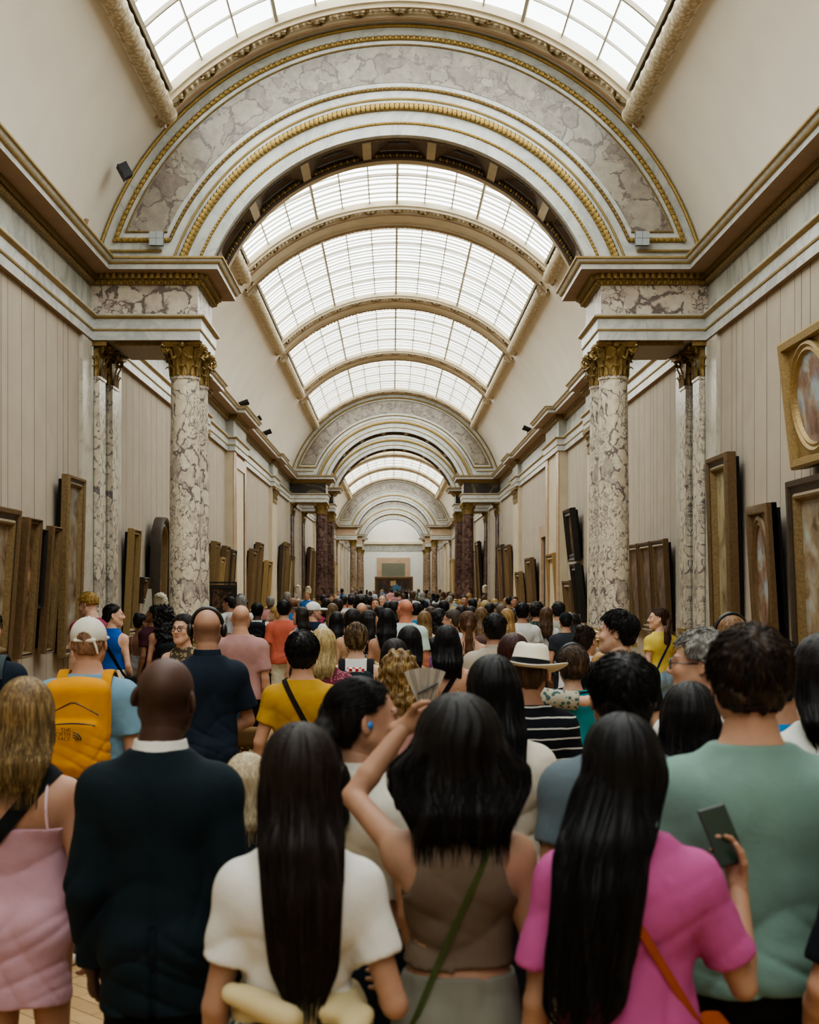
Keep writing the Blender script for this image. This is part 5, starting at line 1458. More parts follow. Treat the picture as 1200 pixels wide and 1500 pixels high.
def cap(s, col, back=True, name='cap'):
    """baseball cap; the adjusting strap and opening sit at the back of the head, the peak in front"""
    k = s.hs; o = SDF(); A = lambda p, kk=.015, m='u': o.add(p, kk, m, s.X); S = lambda *a: V(*a)*k
    A(ell_fn(S(0, -.018, .042), S(.094, .114, .1))); inv = lambda P: ((P-s.Th)@s.Rh)/k
    o.cut(lambda P: (.018-inv(P)[..., 2])*k)
    fn = ell_fn(S(0, .12, .028), S(.08, .085, .02)); A(fn, .008)
    A(ell_fn(S(0, -.13, .02), S(.042, .05, .045)), .004, 's'); A(cone_fn(S(-.05, -.118, .022), S(.05, -.118, .022), .009*k, .009*k), .008); A(ell_fn(S(0, -.018, .142), S(.008, .008, .006)), .003)
    o.disp(lambda P: .0018*np.sin(np.arctan2(P[..., 0]-s.Th[0], P[..., 1]-s.Th[1])*6))
    cp = np_mesh(name, [o.mesh(min(.006, s.lod['h']))], cloth_mat(col), s.root)
    mb = MB(); tr = lambda p: tuple(s.Rh@(V(*p)*k)+s.Th); mb.tube([tr((.05, -.12, .02)), tr((.062, -.122, -.01)), tr((.07, -.12, -.045))], .006, 5, rads=[.008, .007, .005]); mb.build('cap_strap', cloth_mat(col), cp, smooth=True)
def sun_hat(s, col='#d8d0bf', bandcol='#15161a'):
    k = s.hs; R2 = s.Rh@rotm(0, -.10, 0).astype(f32); tr = lambda p: tuple(R2@(V(*p)*k)+s.Th)
    prof = [(.001, .001, .148), (.03, .05, .143), (.06, .085, .152), (.074, .1, .146), (.083, .109, .125), (.09, .115, .09), (.096, .12, .055), (.1, .124, .04), (.125, .15, .033), (.16, .185, .034), (.185, .21, .04), (.187, .212, .035), (.16, .186, .028), (.12, .146, .026), (.09, .11, .03)]
    rows = []
    for rx, ry, z in prof:
        row = []
        for a in np.linspace(0, 2*pi, 49)[:-1]:
            x, y = rx*cos(a), ry*sin(a); f = max(0, (rx-.1)/.087); dent = -.02*math.exp(-(x/.02)**2) if z > .12 and rx < .07 else 0
            row.append(tr((x, y-.018, z+dent+f*(.035*cos(a)**2-.03*max(0, sin(a))**2))))
        rows.append(row)
    mb = MB(); mb.grid(rows, closed=True); h = mb.build('hat', cloth_mat(col), s.root, smooth='all')
    mb = MB(); mb.grid([[tr((rx*cos(a), -.018+ry*sin(a), z)) for a in np.linspace(0, 2*pi, 49)[:-1]] for rx, ry, z in ((.102, .126, .042), (.1, .124, .046), (.0965, .1205, .07), (.094, .119, .074))], closed=True); mb.build('hat_band', cloth_mat(bandcol), h, smooth='all')
# ------------------------------------------------------------------ the visitors
def at(x, s, ytop, H=None):
    """stand a figure where the photograph shows it: head column x, crown row ytop, s pixels per metre there"""
    return dict(x=CAM[0]+(x-VPX)/s, y=F_PX/s, H=H or CAM[2]-(ytop-VPY)/s-.012)
def hr(style, col='#17120f', **k): return dict(style=style, col=col, **k)
def tee(col, **k): return dict(dict(name='t_shirt', col=col, hem=.9, sleeve=.58, ease=.016, loose=.5), **k)
def tank(col, **k): return dict(dict(name='tank_top', col=col, hem=.95, sleeve=0, ease=.008, loose=.1, wr=.002), **k)
def trou(col, **k): return dict(dict(kind='trousers', col=col, hem=.06), **k)
def shorts(col, **k): return dict(dict(kind='shorts', col=col, hem=.5, lease=.03), **k)
def skirt(col, **k): return dict(dict(kind='skirt', col=col, hem=.62, waist=1.02), **k)
SK = dict(pale='#c49e88', fair='#b88f77', tan='#a37c66', olive='#9f7a63', brown='#785642', dark='#4a332a')
def collar(s, col, z0=1.478, z1=1.525, e=.016, name='shirt_collar'):
    u = s.u; r = (.060 if s.sex == 'm' else .05)*u+e; o = SDF(); o.add(tube_fn([(z0*u, r+.014, r+.012, -.016*u), (z1*u, r, r, -.008*u)], 2.0), .01)
    o.cut(lambda P: (r-.007)-np.sqrt(P[..., 0]**2+(P[..., 1]+.010*u)**2)); o.cut(lambda P: P[..., 2]-(z1*u-.25*np.clip(P[..., 1], 0, 1)))
    return np_mesh(name, [o.mesh(.005)], cloth_mat(col), s.root)
def phone(s, sd, label, rot=(0, 0, 0), off=(0, 0, .06), scr='#223026'):
    w = s.wr[sd]; r = carried(s, 'smartphone', label, 'phone'); c = V(*w)+V(*off)
    R = Matrix.Rotation(rot[2], 3, 'Z')@Matrix.Rotation(rot[0], 3, 'X')@Matrix.Rotation(rot[1], 3, 'Y')
    o = SDF(); o.add(box_fn(c, V(.038, .0055, .076), .005, np.array(R, f32)), .01); ca = np_mesh('case', [o.mesh(.0035)], plain_mat('#2a2a28', .4), r)
    mb = MB(); mb.add([tuple(V(*c)+np.array(R@Vector(p), f32)) for p in ((-.034, -.0062, -.07), (.034, -.0062, -.07), (.034, -.0062, .07), (-.034, -.0062, .07))], [(0, 1, 2, 3)]); mb.build('screen', plain_mat(scr, .15), ca); return r
ADJ = {'greytee': 1.03, 'darkbob': 1.06, 'bluetee': 1.02, 'rightedge': .98, 'whitetank': 1.015, 'openback': .99, 'redhair': .985, 'teal': 1.02, 'blacktee': 1.05, 'lightshirt': 1.03, 'blackskirt': .993, 'longblond': .995, 'printdress': 1.006, 'creamstrap': .985, 'man with dark hair and a blue shirt, j': .985, 'woman with light brown wavy hair right': .985, 'woman with bushy black curls in a whit': 1.015, 'man with bushy dark curls in a mottled': 1.05, 'little girl with dark pinned-up hair i': 1.0, 'woman with long brown curls near the r': 1.03, 'woman with long light brown hair in a ': 1.006, 'boy with short brown hair behind the m': .995, 'bald man in the middle distance under ': .99, 'woman with a dark bob behind the cream': 1.012}
ppl = {}
NEAR = dict(lod='near')
def P(key, **k):
    f = ADJ.get(key[:38], 1); k['x'] = CAM[0]+(k['x']-CAM[0])*f; k['y'] *= f; k['H'] = CAM[2]+(k['H']-CAM[2])*f
    ppl[key] = p = Person(seed=len(ppl)*7+1, **k); return p

# ---- front row and the row behind it
p = P('pinkdress', **at(38, 430, 1000), **NEAR, skin=SK['tan'], w=.98, label='blonde woman in a short pink slip dress at the left edge, seen from behind', hyaw=.1,
      hair=hr('bob', '#6a5538', tip_col='#a98d60', end=1.39, vol=.014, wide=1.08, rag=.04, wave=.02), top=dict(name='dress', col='#b58f9a', hem=.66, sleeve=0, ease=.009, loose=.12, scoop=(1.27, 1.28), wr=.005, straps=[(.105, 1.27, .085, 1.29), (-.105, 1.27, -.085, 1.29)], strapcol='#d8b8c0'), shoes='#b9ada0')
crossbody(p, 'wide black crossbody strap across the bare back of the woman in the pink dress', '#14161a', .05, 1, False, 1.15, sh=1.47, xs=.115)
p = P('suit', **at(236, 478, 965), **NEAR, sex='m', w=.90, skin=SK['dark'], shaved=.45, htilt=.1, hyaw=-.15, label='bald man in a dark navy suit jacket with a white shirt collar, seen from behind',
      top=dict(name='suit_jacket', col='#101d23', hem=.74, sleeve=1.93, ease=.017, sease=.018, loose=.75, neck=1.50, collar=True, wr=.007, seam=True), bottom=trou('#0d151a'), shoes='#0c0c0c', arms={'R': ((.05, -.03, -.29), (-.02, .1, -.23)), 'L': ((.045, -.03, -.29), (0, .08, -.24))})
collar(p, '#d3d0c8', 1.475, 1.528); 
p = P('whitetee', **at(440, 610, 1070), **NEAR, skin=SK['olive'], w=.9, label='woman with very long dark brown hair over a white t-shirt, cream jacket round her waist',
      hair=hr('long', '#1d1411', end=1.10, vol=.012, wide=1.02, rag=.1, tip=.45, sx=.02, taper=1.0), top=tee('#c9c6bf', hem=1.09, sleeve=.6, ease=.010, loose=.15, wr=.008, wf=1.3), bottom=shorts('#b8a67c', hem=.55),
      arms={'R': ((.09, -.06, -.27), (-.02, .23, -.02)), 'L': ((.06, -.03, -.28), (.0, .1, -.22))})
o = SDF(); u = p.u; tt = smooth_table(p.tab)
def band(p, z0, z1, e, bulge=.02, wob=.012):
    tt = smooth_table(p.tab); rows = []
    for q in np.linspace(0, 1, 8):
        z = (z0+(z1-z0)*q)*p.u; b = e+bulge*sin(pi*q); rows.append((z, float(np.interp(z, tt[0], tt[1])+b), float(np.interp(z, tt[0], tt[2])+b), float(np.interp(z, tt[0], tt[3]))))
    o = SDF(); o.add(tube_fn(rows, 2.1), .01); o.disp(lambda P: wob*np.sin(P[..., 2]*60+P[..., 0]*28+2*np.sin(P[..., 0]*11))*.6); return o
o = band(p, 1.06, 1.14, .026, .02); o.add(cone_fn(V(-.16*u, -.09*u, 1.135*u), V(-.02*u, -.145*u, 1.095*u), .025, .032), .03); o.add(cone_fn(V(.16*u, -.08*u, 1.08*u), V(.1*u, -.145*u, 1.0*u), .025, .035), .03)
np_mesh('tied_jacket', [o.mesh(.007)], cloth_mat('#c6b78f'), p.root)
o = band(p, 1.02, 1.062, .032, .01, .004); np_mesh('patterned_hem', [o.mesh(.007)], cloth_mat('#24466e', 'check', '#c9c7a8'), p.root)
p = P('croptop', **at(672, 560, 1038), **NEAR, skin=SK['olive'], w=.97, label='woman with a full dark bob in a brown sleeveless crop top, left arm raised', hyaw=.05,
      hair=hr('bob', '#110d0c', end=1.415, vol=.036, wide=1.5, rag=.035, tip=1.0, wave=.05), top=tank('#66584a', hem=1.09, ease=.009, wr=.006), bottom=trou('#716f64', waist=1.072, ease=.008),
      arms={'L': ((.13, .22, .11), (-.13, .06, .17)), 'R': ((.06, -.03, -.29), (.0, .06, -.24))}, hands={'L': dict(dir=(.9, -.1, .35), palm=(.0, -.9, -.3), curl=.3)})
crossbody(p, 'thin olive green bag strap slung across the brown crop top', '#414a26', .016, 1, True, .9, pouchcol='#3a4224')
p = P('pinktee', **at(918, 615, 1055), **NEAR, skin=SK['olive'], w=1.0, label='woman in a bright pink t-shirt with waist-length black hair, holding up a phone', htilt=-.08,
      hair=hr('long', '#0d0c0e', end=1.05, vol=.012, wide=1.12, rag=.12, tip=.5, sx=-.13, taper=.6), top=tee('#ab5284', hem=.9, sleeve=.72, ease=.016, sease=.03, loose=.4, wr=.009), bottom=trou('#1a1a1c'),
      arms={'R': ((.13, .02, -.26), (.02, .14, .23)), 'L': ((.07, -.02, -.29), (.0, .08, -.24))}, hands={'R': dict(dir=(-.1, .35, .9), palm=(-.7, -.3, .3), curl=.45)})
crossbody(p, 'orange-brown leather crossbody bag on the right hip of the woman in pink', '#9a4a1c', .02, -1, True, 1.06, pouchcol='#a8501a', ph=.17)
phone(p, 'R', 'black smartphone held up by the woman in the pink t-shirt', (-.45, -.25, .1), (-.035, .02, .125))
p = P('sage', **at(1098, 540, 930), **NEAR, sex='m', skin=SK['fair'], label='tall man in a sage green t-shirt with short dark brown hair, at the right', hyaw=-.1,
      hair=hr('short', '#241a14', vol=.02, nape=-.07, messy=.006, tip_col='#4f3b2a'), top=tee('#6f8a80', hem=.9, sleeve=.68, ease=.022, sease=.035, loose=.8, wr=.009, wf=.8, neck=1.495), bottom=trou('#111214'), arms={'R': ((.1, .06, -.27), (-.06, .2, .05)), 'L': ((.07, .02, -.29), (0, .12, -.2))})
p = P('edgearm', **at(1360, 600, 1050), **NEAR, sex='m', skin=SK['fair'], label='person at the right edge, only a bare forearm and dark sleeve in view', hair=hr('short', '#17120f'), top=tee('#10151c', sleeve=.8), bottom=trou('#1a1a1a'), arms={'L': ((.09, 0, -.28), (-.02, .16, -.18))})
p = P('earbud', **at(528, 480, 1000), **NEAR, skin=SK['tan'], yaw=-.55, hyaw=-.75, label='woman turned right in profile, white sleeveless shirt and blue earbud, dark hair swept back',
      hair=hr('ponytail', '#120e0d', vol=.011, end=1.30, pw=.055, py=-.16, line=.012), top=dict(name='shirt', col='#cbc6ba', hem=1.12, sleeve=.22, ease=.012, loose=.35, collar=True, neck=1.5, wr=.005), bottom=trou('#16202c', waist=1.03))
collar(p, '#cbc6ba'); o = SDF(); o.add(ell_fn(V(.083, -.008, -.004)*p.hs, V(.012, .012, .014)), .01, 'u', p.X); np_mesh('earbud', [o.mesh(.003)], plain_mat('#2f6fae', .3), p.root)
p = P('fan', **at(722, 400, 965), **NEAR, skin=SK['tan'], label='woman with long straight black hair in a loose white top, holding up a paper fan', yaw=.1, hyaw=-.35,
      hair=hr('long', '#0c0b0d', end=1.22, vol=.012, rag=.05), top=dict(name='blouse', col='#c6bdae', hem=.95, sleeve=.3, ease=.02, sease=.04, loose=.5, wr=.007), bottom=trou('#2a2c30'),
      arms={'L': ((.05, .22, -.14), (-.0, .06, .24)), 'R': ((.07, -.02, -.29), (0, .1, -.22))}, hands={'L': dict(dir=(-.1, .1, .9), palm=(.2, .9, 0), curl=.7)})
r = carried(p, 'paper_fan', 'folded pale paper fan with a dark line, raised in front of the long black hair', 'fan'); w = V(*p.wr['L'])
mb = MB(); rows = []
for i in range(9):
    a = -.42+.105*i; z = .006 if i % 2 else -.006; rows.append([tuple(w+V(.0+q*sin(a), .035+z, .05+q*cos(a))) for q in (.0, .08, .2)])
mb.grid(rows); mb.build('leaf', mat_plain('pale paper', '#9c9284', .8, 0, .08, 20), r); mb = MB()
mb.tube([tuple(w+V(.0, .03, -.02)), tuple(w+V(0, .03, .1))], .006, 6); mb.tube([tuple(w+V(.0-.03, .022, .15)), tuple(w+V(.05, .022, .19))], .005, 6); mb.build('stick', plain_mat('#2a2622'), r)
P('greytee', **at(912, 480, 968), **NEAR, sex='m', skin=SK['tan'], label='man with cropped black hair in a grey t-shirt, behind the woman in pink', hair=hr('short', '#0f0d0d', vol=.014), top=tee('#59646a', ease=.02, loose=.7), bottom=trou('#22262c'))
P('darkbob', **at(1010, 450, 1008), **NEAR, skin=SK['fair'], label='woman with a smooth black bob, only her hair showing left of the sage green t-shirt', hair=hr('bob', '#100d0e', end=1.36, vol=.016, wide=1.1), top=tee('#2a2a2e'), bottom=trou('#202020'))
p = P('greycurl', **at(1030, 350, 932), lod='mid', sex='m', skin=SK['fair'], yaw=.5, hyaw=.75, label='man with grey curly hair and dark glasses, face turned left', hair=hr('short', '#6e6a64', vol=.022, messy=.012, tip_col='#a8a49c'), top=tee('#c9c7c2'), bottom=trou('#2a2e38')); glasses(p)
p = P('hpwoman', **at(1072, 230, 905), label='person with light brown hair and a black headphone band before the tall brown-gold frame', skin=SK['fair'], hair=hr('bob', '#6b4e34', tip_col='#a58058', end=1.38, vol=.015), top=tee('#8a8478'), bottom=trou('#3a3f4a')); headphones(p)
P('bluetee', **at(1138, 400, 948), lod='mid', sex='m', skin=SK['fair'], hyaw=-.5, label='man with dark hair in a bright blue t-shirt, mostly hidden behind the sage green one', hair=hr('short', '#17120f', vol=.016), top=tee('#2280bc'), bottom=trou('#24303e'))
P('rightedge', **at(1206, 420, 933), lod='mid', skin=SK['fair'], label='person with dark hair and a white top cut off by the right edge', hair=hr('bob', '#141011', end=1.42, vol=.016), top=tee('#c4c6bd', sleeve=.8), bottom=trou('#6a6a60'))
# ---- left of the middle
p = P('cap', **at(130, 268, 910), lod='near', sex='m', skin=SK['fair'], w=1.08, label='man in a pale baseball cap and light blue t-shirt wearing a yellow backpack', top=tee('#6c8c9e', sleeve=.7, loose=.8, ease=.022, sease=.03, wr=.006), bottom=trou('#3a4048'), hair=hr('crew', '#8a6a55', vol=.003, nape=-.05)); cap(p, '#c3bdb0')
r, mk, pk = backpack(p, 'mustard yellow backpack on the man with the pale cap', '#c2861c', .33, .5, .18, 1.23, top='#b87f1a', dark='#2a2010')
def text_mesh(txt, size, mat, parent, loc, rot, name='lettering'):
    c = bpy.data.curves.new(name, 'FONT'); c.body = txt; c.size = size; c.extrude = .0012; c.align_x = 'RIGHT'; c.space_line = .8
    o = bpy.data.objects.new(name, c); C.objects.link(o); dg = bpy.context.evaluated_depsgraph_get()
    me = bpy.data.meshes.new_from_object(o.evaluated_get(dg)); bpy.data.objects.remove(o); me.materials.clear(); me.materials.append(mat)
    o = bpy.data.objects.new(name, me); C.objects.link(o); o.parent = parent; o.location = loc; o.rotation_euler = rot; return o
text_mesh('THE\nNORTH\nFACE', .028, plain_mat('#2a1c08'), pk, (mk[0]+.0, mk[1]-.062, mk[2]-.0), (pi/2-.12, 0, 0))
mb = MB()
for q in range(3): mb.tube([(mk[0]+.012+.0+(.018+.012*q)*sin(a), mk[1]-.064, mk[2]-.045+(.018+.012*q)*cos(a)) for a in np.linspace(.0, pi/2, 8)], .0042, 5)
mb.build('emblem', plain_mat('#2a1c08'), pk)
p = P('leftnavy', **at(-22, 232, 894), lod='mid', sex='m', skin=SK['fair'], label='person in navy with grey backpack straps, only a shoulder showing at the left edge', hair=hr('short', '#241c16'), top=tee('#16212c'), bottom=trou('#22262a'))
backpack(p, 'grey-strapped dark backpack at the left edge', '#1c242a', .3, .45, .15, 1.2, straps='#3c4648')
p = P('polo', **at(303, 230, 893), lod='near', sex='m', w=.9, skin=SK['tan'], shaved=.55, yaw=.4, hyaw=-.3, label='balding man in a navy polo shirt wearing large black headphones', top=dict(name='polo_shirt', col='#17222e', hem=.82, sleeve=.72, ease=.02, sease=.035, loose=.8, collar=True, wr=.006), bottom=trou('#1c242c'),
      arms={'R': ((.09, .02, -.28), (-.24, .1, -.12)), 'L': ((.05, .1, -.28), (-.1, .2, -.1))}); headphones(p, band=.012); collar(p, '#17222e', 1.47, 1.53, .018)
p = P('glasseswoman', **at(269, 165, 902), lod='near', skin=SK['pale'], yaw=pi*.96, hyaw=-.25, label='woman facing the camera with round black glasses and dark hair tied back', hair=hr('ponytail', '#1a1210', vol=.014, end=1.38), top=tank('#4a4034', pat='floral', col2='#8a7a60'), bottom=trou('#3a3630')); glasses(p)
p = P('pinkbald', **at(353, 150, 887), sex='m', skin=SK['fair'], shaved=.35, label='bald man in a dusty pink t-shirt and black shorts', top=tee('#a37e7a', ease=.022, sleeve=.75, sease=.03, loose=.8, wr=.006), bottom=shorts('#101216', hem=.52), shoes='#33343a')
p = P('yellowtee', **at(443, 235, 932), lod='near', sex='m', skin=SK['fair'], label='man with short black hair in a mustard yellow t-shirt with a dark diagonal strap', hair=hr('short', '#12100f', vol=.018, nape=-.085), top=tee('#ab8530', ease=.014, loose=.4, wr=.006), bottom=trou('#22262c'), arms={'L': ((.09, -.02, -.28), (.0, .12, -.22)), 'R': ((.08, -.02, -.28), (-.04, .18, -.14))})
crossbody(p, 'dark brown crossbody strap on the mustard yellow t-shirt', '#231a14', .032, -1, True, 1.0)
p = P('maroon', **at(473, 200, 924), skin=SK['pale'], w=1.14, label='woman with a blond bob in a maroon dotted top, right behind the mustard t-shirt', hair=hr('bob', '#a08a5e', tip_col='#d0bb8c', end=1.40, vol=.018), top=tee('#6a2a3a', pat='dots', col2='#a87a80', loose=.5), bottom=trou('#2a2a30')); crossbody(p, 'dark strap over the maroon dotted top', '#1c1a20', .03, -1, False)
p = P('whitetank', **at(522, 185, 916), skin=SK['pale'], w=1.12, label='woman in a white racerback tank top, hair clipped up, carrying a dark teal backpack', hair=hr('bun', '#3a2a1e', tip_col='#a08458', vol=.016, bun=(0, -.06, .105), bunr=.052, amp=.004), top=tank('#cfccc8', hem=.92, aw=.075), bottom=shorts('#3c4654'), arms={'L': ((.1, .02, -.27), (-.05, .2, -.1)), 'R': ((.1, .02, -.27), (-.05, .2, -.1))})
r, mk, pk = backpack(p, 'small dark teal backpack with a red and white top handle', '#121e22', .27, .36, .14, 1.2); o = SDF(); o.add(box_fn(V(0, mk[1]+.05, mk[2]+.2), V(.07, .02, .03), .012), .01); np_mesh('handle', [o.mesh(.006)], cloth_mat('#a82a2e', 'check', '#d8d4cc'), r)
p = P('curly', **at(585, 262, 962), skin=SK['pale'], label='woman with shoulder-length curly dark blond hair in a pale pink top', hair=hr('curly', '#5f4a2c', tip_col='#b3925c', end=1.40, vol=.03, wide=1.15, curl=.011), top=tee('#bd9492', sleeve=.7, loose=.5), bottom=trou('#4a4a52')); crossbody(p, 'thin black strap on the pale pink top below the curly hair', '#141414', .02, 1, False)
p = P('ruffle', **at(600, 186, 920), skin=SK['fair'], label='woman with long black hair in a white off-shoulder ruffle top, holding a water bottle', hair=hr('long', '#0f0e10', end=1.36, vol=.014), top=dict(name='ruffle_top', col='#d2cec6', hem=.98, sleeve=.35, ease=.022, sease=.06, loose=.3, scoop=(1.38, 1.36), wr=.008), bottom=skirt('#c9c3b8', hem=.5), arms={'R': ((.09, -.02, -.28), (.03, .1, -.22)), 'L': ((.07, 0, -.28), (-.05, .2, -.1))})
r = carried(p, 'water_bottle', 'clear plastic water bottle with a blue label in a lowered hand', 'bottle'); w = p.wr['R']; mb = MB(); c = (w[0]+.02, w[1]+.03, w[2]-.2)
mb.lathe([(.001, 0), (.03, 0), (.033, .01), (.033, .15), (.028, .18), (.013, .205), (.013, .215)], 14, c=c); bb = mb.build('bottle_body', plain_mat('#a9b4b8', .1), r, smooth=True); mb = MB(); mb.lathe([(.034, .06), (.034, .12)], 14, c=c); mb.build('bottle_label', plain_mat('#3a6a9a'), bb); mb = MB(); mb.lathe([(.0145, .21), (.0145, .23), (.001, .232)], 12, c=c); mb.build('bottle_cap', plain_mat('#dcdcdc'), bb)
P('darkhead', **at(578, 216, 940), skin=SK['fair'], label='woman with straight dark hair just above the curly blond head, pale lace top', hair=hr('bob', '#15100f', end=1.38, vol=.014), top=tee('#c2b6ae', pat='floral', col2='#ddd6cc'), bottom=trou('#55524e'))
P('mint', **at(594, 120, 878), sex='m', skin='#b87a62', shaved=.25, label='tall bald man in a pale mint polo shirt in the middle of the crowd', hyaw=.5, top=dict(name='polo_shirt', col='#b0c2ba', hem=.86, sleeve=.7, ease=.02, sease=.03, loose=.7, collar=True, wr=.005), bottom=trou('#8a8068'), shoes='#5a4a3a')
p = P('openback', **at(655, 190, 919), skin=SK['fair'], label='woman with blunt long black hair and a laced open-back beige top', hair=hr('long', '#100e10', end=1.37, vol=.014, wide=1.15, tip=.95, rag=.012), top=dict(name='laced_top', col='#c9a888', hem=1.02, sleeve=0, ease=.007, loose=0, scoop=(1.12, 1.32), straps=[(.08, 1.12, .08, 1.3), (-.08, 1.12, -.08, 1.3)]), bottom=skirt('#a9bec2', hem=.55))
crossbody(p, 'black shoulder bag strap on the woman with the open-back beige top', '#15161a', .035, 1, True, 1.05)
P('ponyback', **at(686, 142, 897), skin=SK['fair'], label='woman with a brown ponytail and bare back in a dark teal halter dress', hair=hr('ponytail', '#4a3222', vol=.012, end=1.24, pw=.04, tip_col='#7a5a3c'), top=dict(name='halter_dress', col='#153038', hem=.55, sleeve=0, ease=.01, loose=.1, flare=.06, scoop=(1.1, 1.3), straps=[(.05, 1.1, .06, 1.28), (-.05, 1.1, -.06, 1.28)]))
P('beigeshirt', **at(725, 172, 902), sex='m', skin=SK['tan'], w=1.08, label='man with short black hair in a beige collared shirt, left of the straw hat', hair=hr('short', '#131110', vol=.014), top=dict(name='shirt', col='#a3988a', hem=.86, sleeve=.9, ease=.022, sease=.03, loose=.8, collar=True), bottom=trou('#3a3a3c')); collar(ppl['beigeshirt'], '#a3988a')
p = P('redhair', **at(752, 232, 932), skin=SK['pale'], label='woman with dark auburn hair in a floral blouse, arm around the teal t-shirt', hair=hr('bob', '#2e1714', end=1.36, vol=.016, tip_col='#5a2c22'), top=tee('#a09a8a', pat='floral', col2='#3f5a58', sleeve=.85), bottom=trou('#3a4248'), arms={'R': ((.25, -.02, -.02), (.22, .10, .05)), 'L': ((.06, 0, -.29), (0, .08, -.24))}, hands={'R': dict(dir=(.9, .1, -.1), palm=(0, .1, -.9), curl=.3)})
p = P('hat', **at(772, 292, 935, 1.71), lod='near', sex='m', skin=SK['tan'], w=1.02, label='man in a cream sun hat with a black band and a navy striped t-shirt', hyaw=-.2, htilt=.1, hair=hr('crew', '#4a3a2c', vol=.004, nape=-.07), top=tee('#10151c', pat='stripe', col2='#b9b9b4', sleeve=.8, ease=.02, loose=.7, hem=.86), bottom=trou('#182230'), arms={'R': ((.09, 0, -.28), (.02, .1, -.22))}); sun_hat(p)
crossbody(p, 'dark strap slung across the striped t-shirt of the man in the hat', '#0e1218', .035, -1, True, .98)
p = P('teal', **at(839, 236, 952), skin=SK['pale'], w=.96, label='short person with pinned-up brown hair, headphones and a bright teal t-shirt', hair=hr('bun', '#33261c', vol=.02, bun=(0, -.1, -.01), bunr=.045, tip_col='#6a5038', amp=.004), top=tee('#1c8c98', loose=.6, ease=.02), bottom=trou('#2a2e34')); headphones(p)
mb = MB(); pts, D = p.loop((0, -.012*p.u, 1.49*p.u), V(1, 0, 0), V(0, 1, .1), 40, None, .008); mb.tube([tuple(q) for q in pts], .007, 6, loop=True); mb.build('neck_cord', plain_mat('#111111'), p.root)
p = P('bunmask', **at(857, 176, 920), skin=SK['fair'], hyaw=-.7, label='woman with a brown top bun and a white face mask in a white collared shirt', hair=hr('bun', '#241812', vol=.012, bun=(.0, -.09, .11), bunr=.045), top=dict(name='shirt', col='#ccccca', hem=.9, sleeve=.6, ease=.016, loose=.5, collar=True), bottom=trou('#2c2e34')); collar(p, '#ccccca')
def mask(p):
    o = SDF(); o.add(ell_fn(V(0, .082, -.062)*p.hs, V(.056, .046, .05)*p.hs), .01, 'u', p.X); np_mesh('face_mask', [o.mesh(.006)], cloth_mat('#cfd2d2'), p.root)
mask(p)
P('pinkgirl', **at(884, 214, 960), skin=SK['pale'], label='fair-haired girl in a pink strappy top, half hidden behind the man in black', hair=hr('bob', '#a07c4c', end=1.4, tip_col='#c8a670'), top=tank('#b06a78', pat='floral', col2='#c9909a'), bottom=shorts('#3a4a60'))
P('blacktee', **at(906, 232, 900), lod='near', sex='m', skin=SK['pale'], yaw=.1, hyaw=1.15, label='young man with short black hair in a black t-shirt, face in profile to the left', hair=hr('short', '#0e0c0c', vol=.022, nape=-.075), top=tee('#0f1416', ease=.02, loose=.8, sleeve=.75), bottom=trou('#1c2026'))
p = P('yellowtop', **at(966, 122, 892), skin=SK['pale'], yaw=.45, hyaw=.95, label='woman with a low ponytail in a pale yellow top and jeans, before the right column', hair=hr('ponytail', '#3c281c', vol=.010, end=1.36, pw=.035), top=tee('#c6b056', hem=1.0, sleeve=.4, ease=.016, sease=.03, loose=.4), bottom=trou('#7e93a4', waist=1.03)); crossbody(p, 'navy blue strap across the pale yellow top', '#1c2c58', .028, 1, False)
p = P('blackskirt', **at(800, 96, 891), skin=SK['fair'], label='woman with long wavy brown hair, white t-shirt and short black skirt', hyaw=.3, hair=hr('wavy', '#4a3324', end=1.3, vol=.014, wave=.15, tip_col='#80603f'), top=tee('#cfcdc9', hem=1.03, ease=.012, loose=.2), bottom=skirt('#12161c', hem=.72, waist=1.05)); crossbody(p, 'small black bag at the hip of the woman in the black skirt', '#101214', .02, -1, True, 1.06)
P('lightshirt', **at(818, 98, 884), sex='m', skin=SK['fair'], label='man with short black hair in a pale grey-beige shirt, right of the black skirt', hair=hr('short', '#141312', vol=.014, tip_col='#4a4a48'), top=dict(name='shirt', col='#aaa797', hem=.82, sleeve=.9, ease=.024, sease=.03, loose=.9, collar=True), bottom=trou('#3e4c5a'))
P('whitetee2', **at(765, 102, 885), sex='m', skin=SK['tan'], label='man with short black hair in a plain white t-shirt, behind the straw hat', hair=hr('short', '#100e0e', vol=.014), top=tee('#c6c6c0', ease=.02, loose=.7), bottom=trou('#2c3038'))
P('longblond', **at(743, 109, 893), skin=SK['pale'], label='woman with long straight blond hair in a cream top', hair=hr('long', '#8a6c42', end=1.24, tip_col='#bf9e68'), top=tee('#c4bca8'), bottom=trou('#4a525c'))
p = P('childhat', **at(362, 400, 1116), lod='near', skin=SK['pale'], label='short person with pale beige hair in a dark top, half hidden beside the navy suit', hair=hr('bob', '#a8977a', tip_col='#cfc0a2', end=1.45, vol=.012), top=tee('#1a2228', neck=1.51), bottom=trou('#24282e'))
p = P('bagwoman', **at(324, 214, 985), lod='mid', skin=SK['fair'], label='short woman behind the navy polo shirt, carrying a brown patterned bag', hair=hr('bob', '#2a1e18', end=1.4), top=tee('#16222c'), bottom=trou('#22262c'), arms={'R': ((.12, .0, -.24), (.05, .15, .2)), 'L': ((.06, 0, -.29), (0, .08, -.2))})
